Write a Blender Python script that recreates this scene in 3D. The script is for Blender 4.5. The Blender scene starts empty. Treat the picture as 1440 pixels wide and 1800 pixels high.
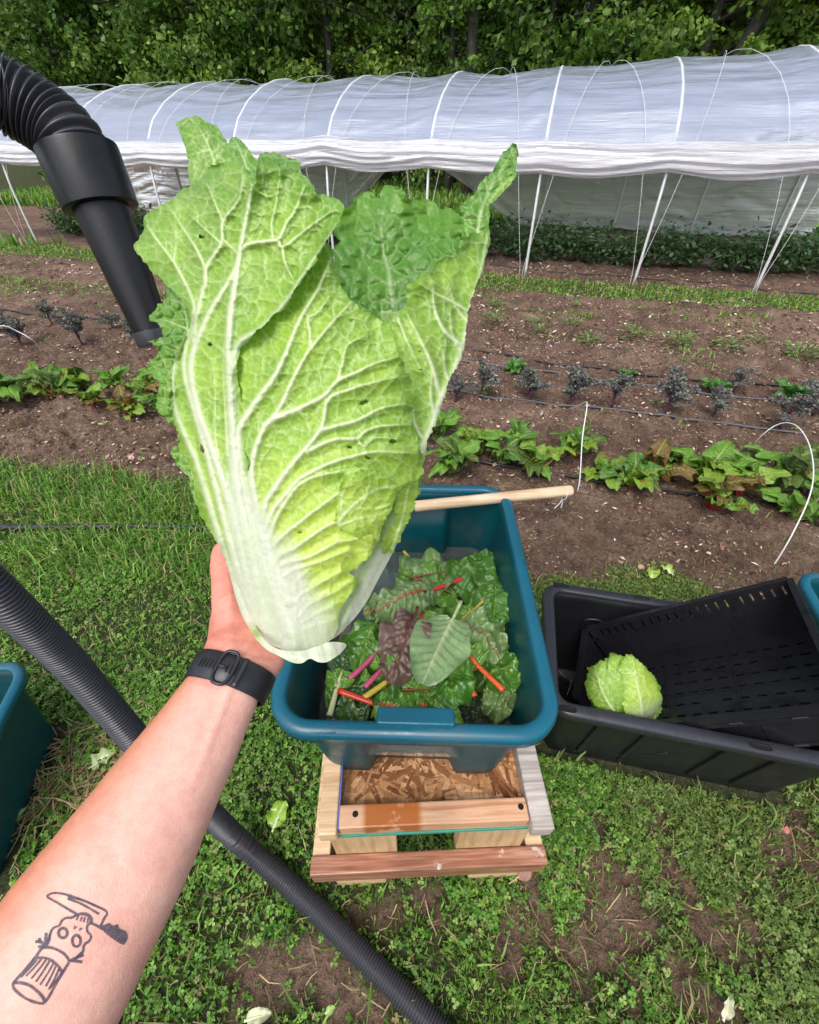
import bpy, bmesh, math, random
import numpy as np
from mathutils import Vector, Matrix
from mathutils.bvhtree import BVHTree

scene = bpy.context.scene
COL = scene.collection
R = math.radians

# ------------------------------------------------------------------ camera
H = 1.45                       # height of the phone above the lawn
FPX = 775.0                    # focal length in pixels of a 1440 wide frame
PITCH = math.atan(667.0 / FPX)
cam_data = bpy.data.cameras.new("camera")
cam_data.sensor_fit = 'HORIZONTAL'
cam_data.sensor_width = 36.0
cam_data.lens = 36.0 * FPX / 1440.0
cam_data.clip_start = 0.02
cam_data.clip_end = 600.0
cam = bpy.data.objects.new("camera", cam_data)
cam.location = (0, 0, H)
cam.rotation_euler = (math.pi / 2 - PITCH, 0, 0)
COL.objects.link(cam)
scene.camera = cam

# ------------------------------------------------------------------ world, sun, exposure
SUN_EL, SUN_ROT = R(58), R(205)
world = bpy.data.worlds.new("World")
scene.world = world
world.use_nodes = True
wn = world.node_tree.nodes
wl = world.node_tree.links
wn.clear()
sky = wn.new('ShaderNodeTexSky')
sky.sky_type = 'NISHITA'
sky.sun_disc = False
sky.sun_elevation = SUN_EL
sky.sun_rotation = SUN_ROT
sky.air_density = 1.0
sky.dust_density = 3.0
hs = wn.new('ShaderNodeHueSaturation')
hs.inputs['Saturation'].default_value = 0.48
bg = wn.new('ShaderNodeBackground')
bg.inputs['Strength'].default_value = 0.138
wo = wn.new('ShaderNodeOutputWorld')
wl.new(sky.outputs[0], hs.inputs['Color'])
wl.new(hs.outputs[0], bg.inputs['Color'])
wl.new(bg.outputs[0], wo.inputs[0])
sun_d = bpy.data.lights.new("sun", 'SUN')
sun_d.energy = 1.25
sun_d.angle = R(34)
sun_d.color = (1.0, 0.955, 0.885)
sun = bpy.data.objects.new("sun", sun_d)
# direction to the sun for a sky rotation measured from +Y clockwise
sdir = Vector((math.sin(SUN_ROT) * math.cos(SUN_EL), math.cos(SUN_ROT) * math.cos(SUN_EL), math.sin(SUN_EL)))
sun.rotation_euler = sdir.to_track_quat('Z', 'Y').to_euler()
sun.location = (0, 0, 12)
COL.objects.link(sun)
scene.view_settings.view_transform = 'Standard'
scene.view_settings.look = 'None'
scene.view_settings.exposure = 0.76
scene.view_settings.gamma = 1.0
scene.view_settings.use_curve_mapping = False
scene.render.engine = 'CYCLES'
scene.cycles.max_bounces = 8
scene.cycles.transparent_max_bounces = 16
scene.cycles.use_adaptive_sampling = True
try:
    scene.cycles.use_denoising = True
except Exception:
    pass

# ------------------------------------------------------------------ helpers
CP, SP = math.cos(PITCH), math.sin(PITCH)

def P(px, py, d):
    """world point seen at photo pixel (px,py) at view depth d (arrays allowed)"""
    a = (np.asarray(px, float) - 720.0) / FPX
    b = (900.0 - np.asarray(py, float)) / FPX
    d = np.asarray(d, float)
    return np.stack(np.broadcast_arrays(a * d, (CP + b * SP) * d, H + (-SP + b * CP) * d), -1)

def G(px, py, z=0.0):
    """world point at height z seen at photo pixel"""
    b = (900.0 - py) / FPX
    return P(px, py, (H - z) / (SP - b * CP))

def rot2(t):
    return np.array([[math.cos(t), -math.sin(t)], [math.sin(t), math.cos(t)]])

def _hash(ix, iy, seed):
    n = (ix.astype(np.int64) * 374761393 + iy.astype(np.int64) * 668265263 + seed * 974634541) & 0xFFFFFFFF
    n = ((n ^ (n >> 13)) * 1274126177) & 0xFFFFFFFF
    return ((n ^ (n >> 16)) & 0xFFFFFF) / float(0xFFFFFF)

def vnoise(x, y, seed=0):
    x = np.asarray(x, float); y = np.asarray(y, float)
    ix = np.floor(x); iy = np.floor(y)
    fx = x - ix; fy = y - iy
    fx = fx * fx * fx * (fx * (fx * 6 - 15) + 10); fy = fy * fy * fy * (fy * (fy * 6 - 15) + 10)
    a = _hash(ix, iy, seed); b = _hash(ix + 1, iy, seed)
    c = _hash(ix, iy + 1, seed); d = _hash(ix + 1, iy + 1, seed)
    return (a + (b - a) * fx) * (1 - fy) + (c + (d - c) * fx) * fy - 0.5

def fbm(x, y, seed=0, oct=4, gain=0.5, lac=2.03):
    s = 0.0; g = 1.0; f = 1.0
    for k in range(oct):
        s = s + g * vnoise(x * f + 17.3 * k, y * f - 9.1 * k, seed + k)
        g *= gain; f *= lac
    return s

def sstep(a, b, x):
    t = np.clip((np.asarray(x, float) - a) / (b - a), 0, 1)
    return t * t * (3 - 2 * t)

def srgb(r, g, b):
    c = np.array([r, g, b], float) / 255.0
    return np.where(c <= 0.04045, c / 12.92, ((c + 0.055) / 1.055) ** 2.4)

def mesh_np(name, V, F, col=None, smooth=True, mats=None, fmat=None):
    V = np.ascontiguousarray(V, np.float32)
    if not isinstance(F, (list, tuple)):
        F = [F]
    F = [np.asarray(f, np.int32) for f in F if len(f)]
    me = bpy.data.meshes.new(name)
    me.vertices.add(len(V)); me.vertices.foreach_set('co', V.ravel())
    nl = sum(f.size for f in F); nf = sum(len(f) for f in F)
    me.loops.add(nl); me.polygons.add(nf)
    me.loops.foreach_set('vertex_index', np.concatenate([f.ravel() for f in F]))
    tot = np.concatenate([np.full(len(f), f.shape[1], np.int32) for f in F])
    st = np.concatenate([[0], np.cumsum(tot)[:-1]]).astype(np.int32)
    me.polygons.foreach_set('loop_start', st)
    try:
        me.polygons.foreach_set('loop_total', tot)
    except Exception:
        pass
    me.polygons.foreach_set('use_smooth', np.full(nf, smooth, bool))
    if fmat is not None:
        me.polygons.foreach_set('material_index', np.asarray(fmat, np.int32))
    me.update(calc_edges=True)
    if col is not None:
        col = np.asarray(col, np.float32)
        if col.shape[1] == 3:
            col = np.concatenate([col, np.ones((len(col), 1), np.float32)], 1)
        at = me.color_attributes.new('Col', 'FLOAT_COLOR', 'POINT')
        at.data.foreach_set('color', np.clip(col, 0, 1).ravel())
    for m in (mats or []):
        me.materials.append(m)
    return me

def link(name, me, parent=None, loc=None, rot=None, scale=None):
    o = bpy.data.objects.new(name, me)
    COL.objects.link(o)
    if parent is not None:
        o.parent = parent
    if loc is not None: o.location = [float(c) for c in loc]
    if rot is not None: o.rotation_euler = rot
    if scale is not None: o.scale = scale
    return o

def tag(o, label=None, cat=None, group=None, kind=None):
    if label: o['label'] = label
    if cat: o['category'] = cat
    if group: o['group'] = group
    if kind: o['kind'] = kind
    return o

def thing(name, label, cat, loc=(0, 0, 0), rz=0.0, group=None, rot=None):
    o = bpy.data.objects.new(name, None)
    o.empty_display_size = 0.1
    COL.objects.link(o)
    o.location = [float(c) for c in loc]
    o.rotation_euler = rot if rot is not None else (0, 0, rz)
    return tag(o, label, cat, group)

def copy_tree(o, parent=None):
    c = o.copy(); COL.objects.link(c); c.parent = parent
    for ch in list(o.children):
        copy_tree(ch, c)
    return c

def spline(pts, n, closed=False):
    """Catmull-Rom through pts, resampled to n points by arc length"""
    p = np.asarray(pts, float)
    if closed:
        q = np.vstack([p[-1], p, p[0], p[1]])
    else:
        q = np.vstack([2 * p[0] - p[1], p, 2 * p[-1] - p[-2]])
    t = np.linspace(0, 1, 14, endpoint=False)[:, None]
    out = []
    for i in range(1, len(q) - 2):
        a, b, c, d = q[i - 1], q[i], q[i + 1], q[i + 2]
        out.append(0.5 * ((2 * b) + (c - a) * t + (2 * a - 5 * b + 4 * c - d) * t ** 2 + (3 * b - a - 3 * c + d) * t ** 3))
    out = np.vstack(out + ([p[:1]] if closed else [p[-1:]]))
    L = np.concatenate([[0], np.cumsum(np.linalg.norm(np.diff(out, axis=0), axis=1))])
    s = np.linspace(0, L[-1], n, endpoint=not closed)
    return np.stack([np.interp(s, L, out[:, k]) for k in range(p.shape[1])], 1)

def tube(path, rad, ns=8, caps=True, flat=None):
    """swept tube: returns V, [quads, caps]"""
    path = np.asarray(path, float); n = len(path)
    rad = np.broadcast_to(np.asarray(rad, float), (n,))
    T = np.gradient(path, axis=0); T /= np.linalg.norm(T, axis=1)[:, None] + 1e-12
    ref = np.array([0, 0, 1.0]) if abs(T[0, 2]) < 0.9 else np.array([1.0, 0, 0])
    N = np.zeros_like(T)
    v = np.cross(T[0], ref); N[0] = v / np.linalg.norm(v)
    for i in range(1, n):
        v = N[i - 1] - T[i] * np.dot(N[i - 1], T[i]); N[i] = v / (np.linalg.norm(v) + 1e-12)
    B = np.cross(T, N)
    a = np.linspace(0, 2 * np.pi, ns, endpoint=False)
    fl = 1.0 if flat is None else flat
    V = path[:, None] + rad[:, None, None] * (np.cos(a)[None, :, None] * N[:, None] + fl * np.sin(a)[None, :, None] * B[:, None])
    i = np.arange(n - 1)[:, None] * ns; j = np.arange(ns)[None]; k = (j + 1) % ns
    F = np.stack([i + j, i + k, i + ns + k, i + ns + j], -1).reshape(-1, 4)
    V = V.reshape(-1, 3)
    fs = [F]
    if caps:
        c0 = len(V); V = np.vstack([V, path[:1], path[-1:]])
        jj = np.arange(ns); kk = (jj + 1) % ns; e = (n - 1) * ns
        fs.append(np.vstack([np.stack([np.full(ns, c0), kk, jj], 1), np.stack([np.full(ns, c0 + 1), e + jj, e + kk], 1)]))
    return V, fs

class MB:
    """collects pieces of ONE part into a single mesh"""
    def __init__(s): s.V = []; s.F3 = []; s.F4 = []; s.C = []; s.n = 0
    def add(s, V, F, col=None):
        V = np.asarray(V, float)
        for f in (F if isinstance(F, (list, tuple)) else [F]):
            f = np.asarray(f)
            if len(f):
                (s.F3 if f.shape[1] == 3 else s.F4).append(f + s.n)
        if col is not None:
            c = np.asarray(col, float)
            s.C.append(np.broadcast_to(c, (len(V), 3)) if c.ndim == 1 else c)
        s.V.append(V); s.n += len(V)
        return s
    def box(s, c, size, M=None, col=None):
        h = np.asarray(size, float) / 2
        v = np.array([[x, y, z] for x in (-1, 1) for y in (-1, 1) for z in (-1, 1)], float) * h
        if M is not None: v = v @ np.asarray(M).T
        return s.add(v + np.asarray(c, float), np.array([[0, 1, 3, 2], [4, 6, 7, 5], [0, 4, 5, 1], [2, 3, 7, 6], [0, 2, 6, 4], [1, 5, 7, 3]]), col)
    def mesh(s, name, mat, smooth=False):
        F = ([np.vstack(s.F3)] if s.F3 else []) + ([np.vstack(s.F4)] if s.F4 else [])
        return mesh_np(name, np.vstack(s.V), F, np.vstack(s.C) if s.C else None, smooth, [mat])
    def build(s, name, mat, parent=None, smooth=False, **k):
        return link(name, s.mesh(name, mat, smooth), parent, **k)

def bevel(o, w=0.003, seg=2):
    m = o.modifiers.new('bevel', 'BEVEL'); m.width = w; m.segments = seg; m.limit_method = 'ANGLE'
    return o

def smooth_angle(o, ang=35):
    me = o.data
    for p in me.polygons: p.use_smooth = True
    try:
        me.set_sharp_from_angle(angle=R(ang))
    except Exception:
        pass
    return o

def board(name, size, loc, mat, parent, rz=0.0, bev=0.002, rot=None):
    b = MB().box((0, 0, 0), size)
    o = b.build(name, mat, parent, loc=loc, rot=rot or (0, 0, rz))
    return bevel(o, bev, 2)

# ------------------------------------------------------------------ materials
class NT:
    def __init__(s, name):
        s.m = bpy.data.materials.new(name); s.m.use_nodes = True
        s.t = s.m.node_tree; s.t.nodes.clear()
        s.out = s.t.nodes.new('ShaderNodeOutputMaterial')
    def n(s, typ, _in=None, **kw):
        x = s.t.nodes.new(typ)
        for k, v in kw.items(): setattr(x, k, v)
        for k, v in (_in or {}).items():
            if hasattr(v, 'node') or isinstance(v, bpy.types.NodeSocket): s.t.links.new(v, x.inputs[k])
            else: x.inputs[k].default_value = v
        return x
    def l(s, a, b): s.t.links.new(a, b)
    def coord(s, which='Object'): return s.n('ShaderNodeTexCoord').outputs[which]
    def mapping(s, vec, scale=(1, 1, 1), rot=(0, 0, 0)):
        return s.n('ShaderNodeMapping', {'Vector': vec, 'Scale': scale, 'Rotation': rot}).outputs[0]
    def noise(s, vec, scale, detail=4, rough=0.55, out=0, dist=0.0):
        return s.n('ShaderNodeTexNoise', {'Vector': vec, 'Scale': scale, 'Detail': detail, 'Roughness': rough, 'Distortion': dist}).outputs[out]
    def ramp(s, fac, stops, mode='LINEAR'):
        r = s.n('ShaderNodeValToRGB', {'Fac': fac}); e = r.color_ramp.elements; r.color_ramp.interpolation = mode
        while len(e) < len(stops): e.new(0.5)
        for i, (p, c) in enumerate(stops):
            e[i].position = p
            c = (c, c, c) if np.isscalar(c) else c
            e[i].color = (float(c[0]), float(c[1]), float(c[2]), 1)
        return r.outputs[0]
    def mix(s, fac, a, b, blend='MIX'):
        x = s.n('ShaderNodeMix', data_type='RGBA', blend_type=blend)
        for k, v in ((0, fac), (6, a), (7, b)):
            if isinstance(v, bpy.types.NodeSocket): s.l(v, x.inputs[k])
            elif np.isscalar(v): x.inputs[k].default_value = v
            else: x.inputs[k].default_value = (float(v[0]), float(v[1]), float(v[2]), 1)
        return x.outputs[2]
    def math(s, op, a, b=None, c=None):
        x = s.n('ShaderNodeMath', operation=op)
        for i, v in enumerate((a, b, c)):
            if v is None: continue
            if isinstance(v, bpy.types.NodeSocket): s.l(v, x.inputs[i])
            else: x.inputs[i].default_value = v
        return x.outputs[0]
    def attr(s, name='Col', out='Color'): return s.n('ShaderNodeAttribute', attribute_name=name).outputs[out]
    def bump(s, h, strength=0.3, dist=0.01, normal=None):
        d = {'Height': h, 'Strength': strength, 'Distance': dist}
        if normal is not None: d['Normal'] = normal
        return s.n('ShaderNodeBump', d).outputs[0]
    def bsdf(s, color, rough=0.5, normal=None, **kw):
        p = s.n('ShaderNodeBsdfPrincipled')
        def put(k, v):
            if isinstance(v, bpy.types.NodeSocket): s.l(v, p.inputs[k])
            elif np.isscalar(v): p.inputs[k].default_value = v
            elif len(v) == 3 and k in ('Base Color', 'Specular Tint', 'Coat Tint', 'Sheen Tint'): p.inputs[k].default_value = (float(v[0]), float(v[1]), float(v[2]), 1)
            else: p.inputs[k].default_value = [float(q) for q in v]
        put('Base Color', color); put('Roughness', rough)
        if normal is not None: s.l(normal, p.inputs['Normal'])
        for k, v in kw.items(): put(k.replace('_', ' '), v)
        return p.outputs[0]
    def done(s, shader): s.l(shader, s.out.inputs[0]); return s.m

def leaf_material(name, rough=0.42, transl=0.25, nscale=90.0, namp=0.25, bumps=0.15, spec=0.4, drops=False, rnd=0.0, coat=0.0):
    t = NT(name)
    c = t.coord('Object')
    n1 = t.noise(c, nscale, 3)
    col = t.attr('Col')
    f = t.ramp(n1, [(0.25, 1 - namp), (0.75, 1 + namp * 0.6)])
    col = t.mix(1.0, col, f, 'MULTIPLY')
    if rnd > 0:
        oi = t.n('ShaderNodeObjectInfo').outputs['Random']
        col = t.mix(1.0, col, t.ramp(oi, [(0, (1 - rnd, 1 - rnd * .8, 1 - rnd)), (0.5, (1, 1, 1)), (1, (1 + rnd * .5, 1 + rnd * .2, 1 - rnd * .6))]), 'MULTIPLY')
    nrm = t.bump(t.noise(c, nscale * 3.0, 2), bumps, 0.002)
    sh = t.bsdf(col, rough, nrm, Specular_IOR_Level=spec, Coat_Weight=coat, Coat_Roughness=0.25)
    tcol = t.mix(1.0, col, (1.15, 1.25, 0.55), 'MULTIPLY')
    tr = t.n('ShaderNodeBsdfTranslucent', {'Color': tcol, 'Normal': nrm}).outputs[0]
    ms = t.n('ShaderNodeMixShader', {0: transl, 1: sh, 2: tr}).outputs[0]
    return t.done(ms)

def plain(name, color, rough=0.5, bump=0.0, bscale=60.0, var=0.12, **kw):
    t = NT(name); c = t.coord('Object')
    n = t.noise(c, bscale, 5)
    col = t.mix(1.0, color, t.ramp(n, [(0.3, 1 - var), (0.7, 1 + var)]), 'MULTIPLY')
    nrm = t.bump(n, bump, 0.004) if bump else None
    rr = t.ramp(t.noise(c, bscale * 0.3, 3), [(0.3, max(rough - .1, .03)), (0.7, min(rough + .1, 1))])
    return t.done(t.bsdf(col, rr, nrm, **kw))

M = {}
rng = np.random.default_rng(7)
random.seed(7)
# ================================================================== THE SETTING
# rows of the field run along u, distance across the rows is v
TROW = R(15.5)
CT, ST = math.cos(TROW), math.sin(TROW)
def UV(x, y): return x * CT - y * ST, x * ST + y * CT
def XY(u, v): return u * CT + v * ST, -u * ST + v * CT

def lawn_edge(u):
    return 1.40 + 0.16 * vnoise(u * 1.3, u * 0 + 3.3, 5) + 0.10 * vnoise(u * 5.0, u * 0 + 1.1, 6)

def soil_mask(x, y):
    """1 where the field is bare, 0 on the lawn"""
    u, v = UV(x, y)
    e = lawn_edge(u) + 0.10 * vnoise(x * 9, y * 9, 8)
    s = sstep(-0.05, 0.07, v - e)
    s = s * (1 - sstep(10.6, 11.4, v))
    # weedy strip in front of the tunnel
    strip = sstep(5.75, 5.95, v + 0.25 * vnoise(u * 2.2, v, 31)) * (1 - sstep(6.45, 6.75, v + 0.2 * vnoise(u * 3, v, 32)))
    return s * (1 - 0.75 * strip)

# worn bare patches in the lawn: centre, radii
PATCH = [(G(1085, 1545), .20, .17), (G(1040, 1650), .13, .12), (G(1270, 1640), .13, .10), (G(500, 1690), .13, .10), (G(640, 1770), .14, .08),
         (G(905, 1690), .06, .10), (G(1400, 1500), .12, .10), (G(1250, 1780), .12, .06), (G(700, 1610), .13, .06), (G(1120, 1740), .05, .14)]
def patch_mask(x, y):
    m = np.zeros_like(np.asarray(x, float))
    for c, rx, ry in PATCH:
        r = np.sqrt(((x - c[0]) / rx) ** 2 + ((y - c[1]) / ry) ** 2) + 1.3 * fbm(x * 13, y * 13, 41, 4)
        m = np.maximum(m, 1 - sstep(0.42, 1.0, r))
    return m

def ground_h(x, y, fine=True):
    u, v = UV(x, y)
    s = soil_mask(x, y)
    h = 0.012 * vnoise(x * 2.2, y * 2.2, 11) + 0.010 * vnoise(x * 6, y * 6, 12)
    # raised beds and furrows
    bed = 0.0
    for c, w, a in ((2.0, .42, .045), (3.0, .40, .04), (3.75, .16, .03), (4.15, .14, .055), (4.55, .14, .06), (4.95, .14, .06), (5.35, .14, .06), (5.72, .12, .05), (7.5, .5, .04)):
        bed = bed + a * np.exp(-((v - c + 0.08 * vnoise(u * 1.5, v * 0, 21)) / w) ** 2)
    soil = bed - 0.012 + 0.035 * fbm(x * 5, y * 5, 14, 3)
    if fine:
        cl = np.abs(fbm(x * 21, y * 21, 15, 3, 0.55))
        soil = soil + 0.062 * (0.35 - cl) + 0.024 * fbm(x * 50, y * 50, 16, 2)
    h = h * (1 - s) + soil * s
    pm = patch_mask(x, y) * (1 - s)
    h = h - 0.012 * pm + (0.012 * fbm(x * 30, y * 30, 17, 3) * pm if fine else 0)
    far = np.maximum(v - 12.5, 0)
    return h + 0.09 * far ** 1.25 * (1 - 0.35 * sstep(30, 120, v)) * 0.35

def axis(lo, hi, f, far_lo, far_hi, g=1.07):
    a = list(np.arange(lo, hi, f)); s = f; x = a[-1]
    while x < far_hi: s *= g; x += s; a.append(x)
    s = f; x = lo; b = []
    while x > far_lo: s *= g; x -= s; b.append(x)
    return np.array(b[::-1] + a)
gx = axis(-2.7, 2.9, 0.018, -220, 220, 1.06)
gy = axis(-0.15, 3.4, 0.018, -120, 260, 1.034)
GX, GY = np.meshgrid(gx, gy)
GZ = ground_h(GX, GY)
nx, ny = len(gx), len(gy)
gV = np.stack([GX, GY, GZ], -1).reshape(-1, 3)
ii = (np.arange(ny - 1)[:, None] * nx + np.arange(nx - 1)[None]).ravel()
gF = np.stack([ii, ii + 1, ii + nx + 1, ii + nx], 1)
sm = soil_mask(GX, GY).ravel()
pm = patch_mask(GX, GY).ravel() * (1 - sm)
_u, _v = UV(GX.ravel(), GY.ravel())
damp = np.clip(0.5 + 1.1 * fbm(GX.ravel() * 0.9, GY.ravel() * 2.6, 51, 4), 0, 1)
gC = np.stack([sm, pm, damp], 1)
def ground_mat():
    t = NT('soil_and_turf')
    c = t.coord('Object')
    sep = t.n('ShaderNodeSeparateColor', {0: t.attr('Col')})
    s, p, d = sep.outputs[0], sep.outputs[1], sep.outputs[2]
    n1 = t.noise(c, 7, 6, .62); n2 = t.noise(c, 55, 5, .6); n3 = t.noise(c, 190, 3, .6)
    soil = t.ramp(n1, [(.3, (.100, .060, .043)), (.5, (.225, .144, .105)), (.72, (.340, .236, .178))])
    soil = t.mix(t.math('MULTIPLY', d, .7), soil, t.mix(1.0, soil, (.48, .44, .42), 'MULTIPLY'))
    grit = t.ramp(n3, [(.52, 0.0), (.66, 1.0)])
    soil = t.mix(t.math('MULTIPLY', grit, .45), soil, (.30, .215, .165))
    soil = t.mix(1.0, soil, t.ramp(n2, [(.3, .62), (.7, 1.3)]), 'MULTIPLY')
    turf = t.ramp(n2, [(.3, (.030, .040, .016)), (.55, (.060, .070, .028)), (.75, (.12, .105, .055))])
    base = t.mix(s, turf, soil)
    mud = t.mix(1.0, soil, (.92, .9, .88), 'MULTIPLY')
    base = t.mix(p, base, mud)
    nrm = t.bump(n2, .9, .035)
    nrm = t.bump(n3, .7, .010, nrm)
    rough = t.ramp(n1, [(.3, .75), (.7, .95)])
    return t.done(t.bsdf(base, rough, nrm, Specular_IOR_Level=.25))
M['ground'] = ground_mat()
ground = link('ground', mesh_np('ground', gV, gF, gC, True, [M['ground']]))
tag(ground, kind='structure')

# ---------------------------------------------------------------- grass and clover of the lawn (uncountable)
def leaf_quads(c, d, n, L, W, fold=0.25):
    """diamond leaflets: centre line start c, direction d, normal n; 4 verts each, 2 tris"""
    s = np.cross(d, n); s /= np.linalg.norm(s, axis=1)[:, None] + 1e-9
    L = np.asarray(L)[:, None]; W = np.asarray(W)[:, None]
    v0 = c; v1 = c + d * L * .55 + s * W * .5 + n * W * fold; v2 = c + d * L - n * L * .12; v3 = c + d * L * .55 - s * W * .5 + n * W * fold
    V = np.stack([v0, v1, v2, v3], 1).reshape(-1, 3)
    k = np.arange(len(c))[:, None] * 4
    F = np.concatenate([k + np.array([[0, 1, 2]]), k + np.array([[0, 2, 3]])], 0)
    return V, F

def scatter(n, x0, x1, y0, y1, r=rng):
    return r.uniform(x0, x1, n), r.uniform(y0, y1, n)

def visible(x, y, pad=0.25, z=0.0):
    """roughly inside the picture, with a margin"""
    dy, dz = y, z - H
    dep = dy * CP - dz * SP
    up = dy * SP + dz * CP
    dep = np.maximum(dep, 1e-3)
    a = x / dep; b = up / dep
    return (np.abs(a) < .93 + pad) & (b < 1.17 + pad) & (b > -1.17 - pad)

def unit(a): return a / (np.linalg.norm(a, axis=-1, keepdims=True) + 1e-9)

GREENS = np.array([srgb(104, 154, 52), srgb(90, 140, 50), srgb(128, 172, 68), srgb(80, 122, 46), srgb(144, 176, 90), srgb(110, 150, 62)])
def green_tint(n, r=rng, dry=0.06):
    c = GREENS[r.integers(0, len(GREENS), n)] * r.uniform(.68, 1.22, (n, 1))
    k = r.random(n) < dry
    c[k] = srgb(178, 164, 116) * r.uniform(.6, 1.0, (k.sum(), 1))
    return c

# clover: three leaflets per stalk
def wear(x, y, c):
    """drier, greyer growth on the trodden right side"""
    k = np.clip(sstep(-.1, .5, x) * (.42 + 1.2 * fbm(x * 2.6, y * 2.6, 69, 3)) * (y < 2.2), 0, .6)[:, None]
    return c * (1 - k) + srgb(118, 132, 74) * k * (.45 + .6 * c.mean(1) / .22)[:, None]
def clover(n, rect, size, keep):
    x, y = scatter(n, *rect)
    k = visible(x, y) & keep(x, y)
    x, y = x[k], y[k]; n = len(x)
    z = ground_h(x, y, False) + np.abs(rng.normal(0.016, 0.010, n))
    a0 = rng.uniform(0, 2 * np.pi, n); tl = rng.uniform(-.45, .45, (n, 2)); sz = size * rng.uniform(.55, 1.25, n)
    V, F, C = [], [], []
    tint = wear(x, y, green_tint(n, dry=.03))
    nb = 0
    for q in range(3):
        a = a0 + q * 2 * np.pi / 3 + rng.normal(0, .2, n)
        d = unit(np.stack([np.cos(a), np.sin(a), tl[:, 0] * np.cos(a) + tl[:, 1] * np.sin(a) - .05], 1))
        nn = unit(np.stack([-tl[:, 0], -tl[:, 1], np.ones(n)], 1))
        v, f = leaf_quads(np.stack([x, y, z], 1), d, nn, sz, sz * .95, .16)
        V.append(v); F.append(f + nb); nb += len(v); C.append(np.repeat(tint, 4, 0))
    return np.vstack(V), np.vstack(F), np.vstack(C)

def blades(n, rect, h0, h1, keep, dry=.1, w=.0035, lean=.8):
    x, y = scatter(n, *rect)
    k = visible(x, y) & keep(x, y)
    x, y = x[k], y[k]; n = len(x)
    z = ground_h(x, y, False) - .004
    a = rng.uniform(0, 2 * np.pi, n); h = rng.uniform(h0, h1, n); ln = rng.uniform(.1, 1.0, n) * lean
    d = np.stack([np.cos(a), np.sin(a)], 1); s = np.stack([-np.sin(a), np.cos(a), np.zeros(n)], 1) * (w * rng.uniform(.6, 1.4, n))[:, None]
    b = np.stack([x, y, z], 1)
    m = b + np.concatenate([d * (h * ln * .35)[:, None], (h * .62)[:, None]], 1)
    t = b + np.concatenate([d * (h * ln)[:, None], (h * (1 - .45 * ln))[:, None]], 1)
    V = np.stack([b - s, b + s, m - s * .8, m + s * .8, t], 1).reshape(-1, 3)
    q = np.arange(n)[:, None] * 5
    F = np.concatenate([q + np.array([[0, 1, 3]]), q + np.array([[0, 3, 2]]), q + np.array([[2, 3, 4]])])
    return V, F, np.repeat(wear(x, y, green_tint(n, dry=dry)), 5, 0)

FOOT = [(.755, .640, R(-11.7), .36, .18), (-1.20, .395, R(11), .16, .22), (1.43, .69, R(-14), .16, .24)]   # where totes stand
def under_tote(x, y):
    m = np.zeros(len(x), bool)
    for cx, cy, a, hx_, hy_ in FOOT:
        q = rot2(-a) @ np.stack([x - cx, y - cy]); m |= (np.abs(q[0]) < hx_) & (np.abs(q[1]) < hy_)
    return m
def lawn_keep(x, y, bare=.10):
    u, v = UV(x, y)
    s = soil_mask(x, y); p = patch_mask(x, y)
    thin = np.clip(.80 + 1.3 * fbm(x * 3.1, y * 3.1, 61, 3), .34, 1)     # thicker and thinner growth
    pr = (1 - s) * (1 - .90 * p) * thin + bare * .25 * s * (v < 2.4)
    return (rng.random(len(x)) < pr) & (v < 2.0) & ~under_tote(x, y)
def clover_keep(x, y):
    cz = sstep(-.18, .16, fbm(x * 1.7, y * 1.7, 66, 3) + .10 * (x < -.1))
    return lawn_keep(x, y, .02) & (rng.random(len(x)) < (.25 + .75 * cz) * (1 - .72 * sstep(.15, .6, x) * sstep(.25, -.15, fbm(x * 2.2, y * 2.2, 64, 2))))

def meadow_keep(x, y):
    u, v = UV(x, y)
    return lawn_keep(x, y, .02) & (rng.random(len(x)) < sstep(.75, 1.1, v + .3 * vnoise(x * 3, y * 3, 67)))
M['grass'] = leaf_material('lawn_leaves', .5, .3, 60, .15, .05, .35)
LR = (-2.9, 2.9, -.1, 2.6)
g = MB()
for V, F, C in (clover(300000, LR, .0088, clover_keep), blades(380000, LR, .012, .034, lawn_keep, .16, .0017), blades(170000, (.1, 2.2, -.1, 1.5), .012, .030, lawn_keep, .30, .0015), blades(9000, LR, .04, .085, lawn_keep, .15, .0026, 1.0), blades(26000, (-2.9, -.5, 1.0, 2.4), .05, .12, meadow_keep, .14, .0026, 1.0)):
    g.add(V, F, C)
tag(g.build('lawn_grass', M['grass'], None, True), 'short clover and grass covering the lawn around the wash bin', 'grass', kind='stuff')

# weedy strip before the tunnel, weeds between the beds, and grass beyond
def strip_keep(x, y):
    u, v = UV(x, y)
    a = sstep(5.72, 5.95, v + .25 * vnoise(u * 2.2, v, 31)) * (1 - sstep(6.4, 6.75, v + .2 * vnoise(u * 3, v, 32)))
    b = np.exp(-((v - 4.45) / .22) ** 2) * (u < -2.6) * .55
    c = np.clip(fbm(u * 2.4, v * 2.4, 71, 3) - .16, 0, 1) * 1.5 * (v > 3.9) * (v < 5.6)
    d = (v > 10.7) * .9
    e = .5 * np.clip(fbm(x * 4, y * 4, 73, 3) - .25, 0, 1) * (v < 3.6)
    return rng.random(len(x)) < np.clip(a + b + c + d + e, 0, 1) * np.clip(1.2 + 1.4 * fbm(x * 6, y * 6, 75, 2), .1, 1)
g = MB()
for V, F, C in (blades(170000, (-9, 8, 1.6, 9.5), .02, .075, strip_keep, .34, .005), clover(90000, (-9, 8, 1.6, 9), .018, strip_keep), blades(60000, (-12, 10, 8.5, 17), .10, .30, strip_keep, .12, .016)):
    g.add(V, F, C)
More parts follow.
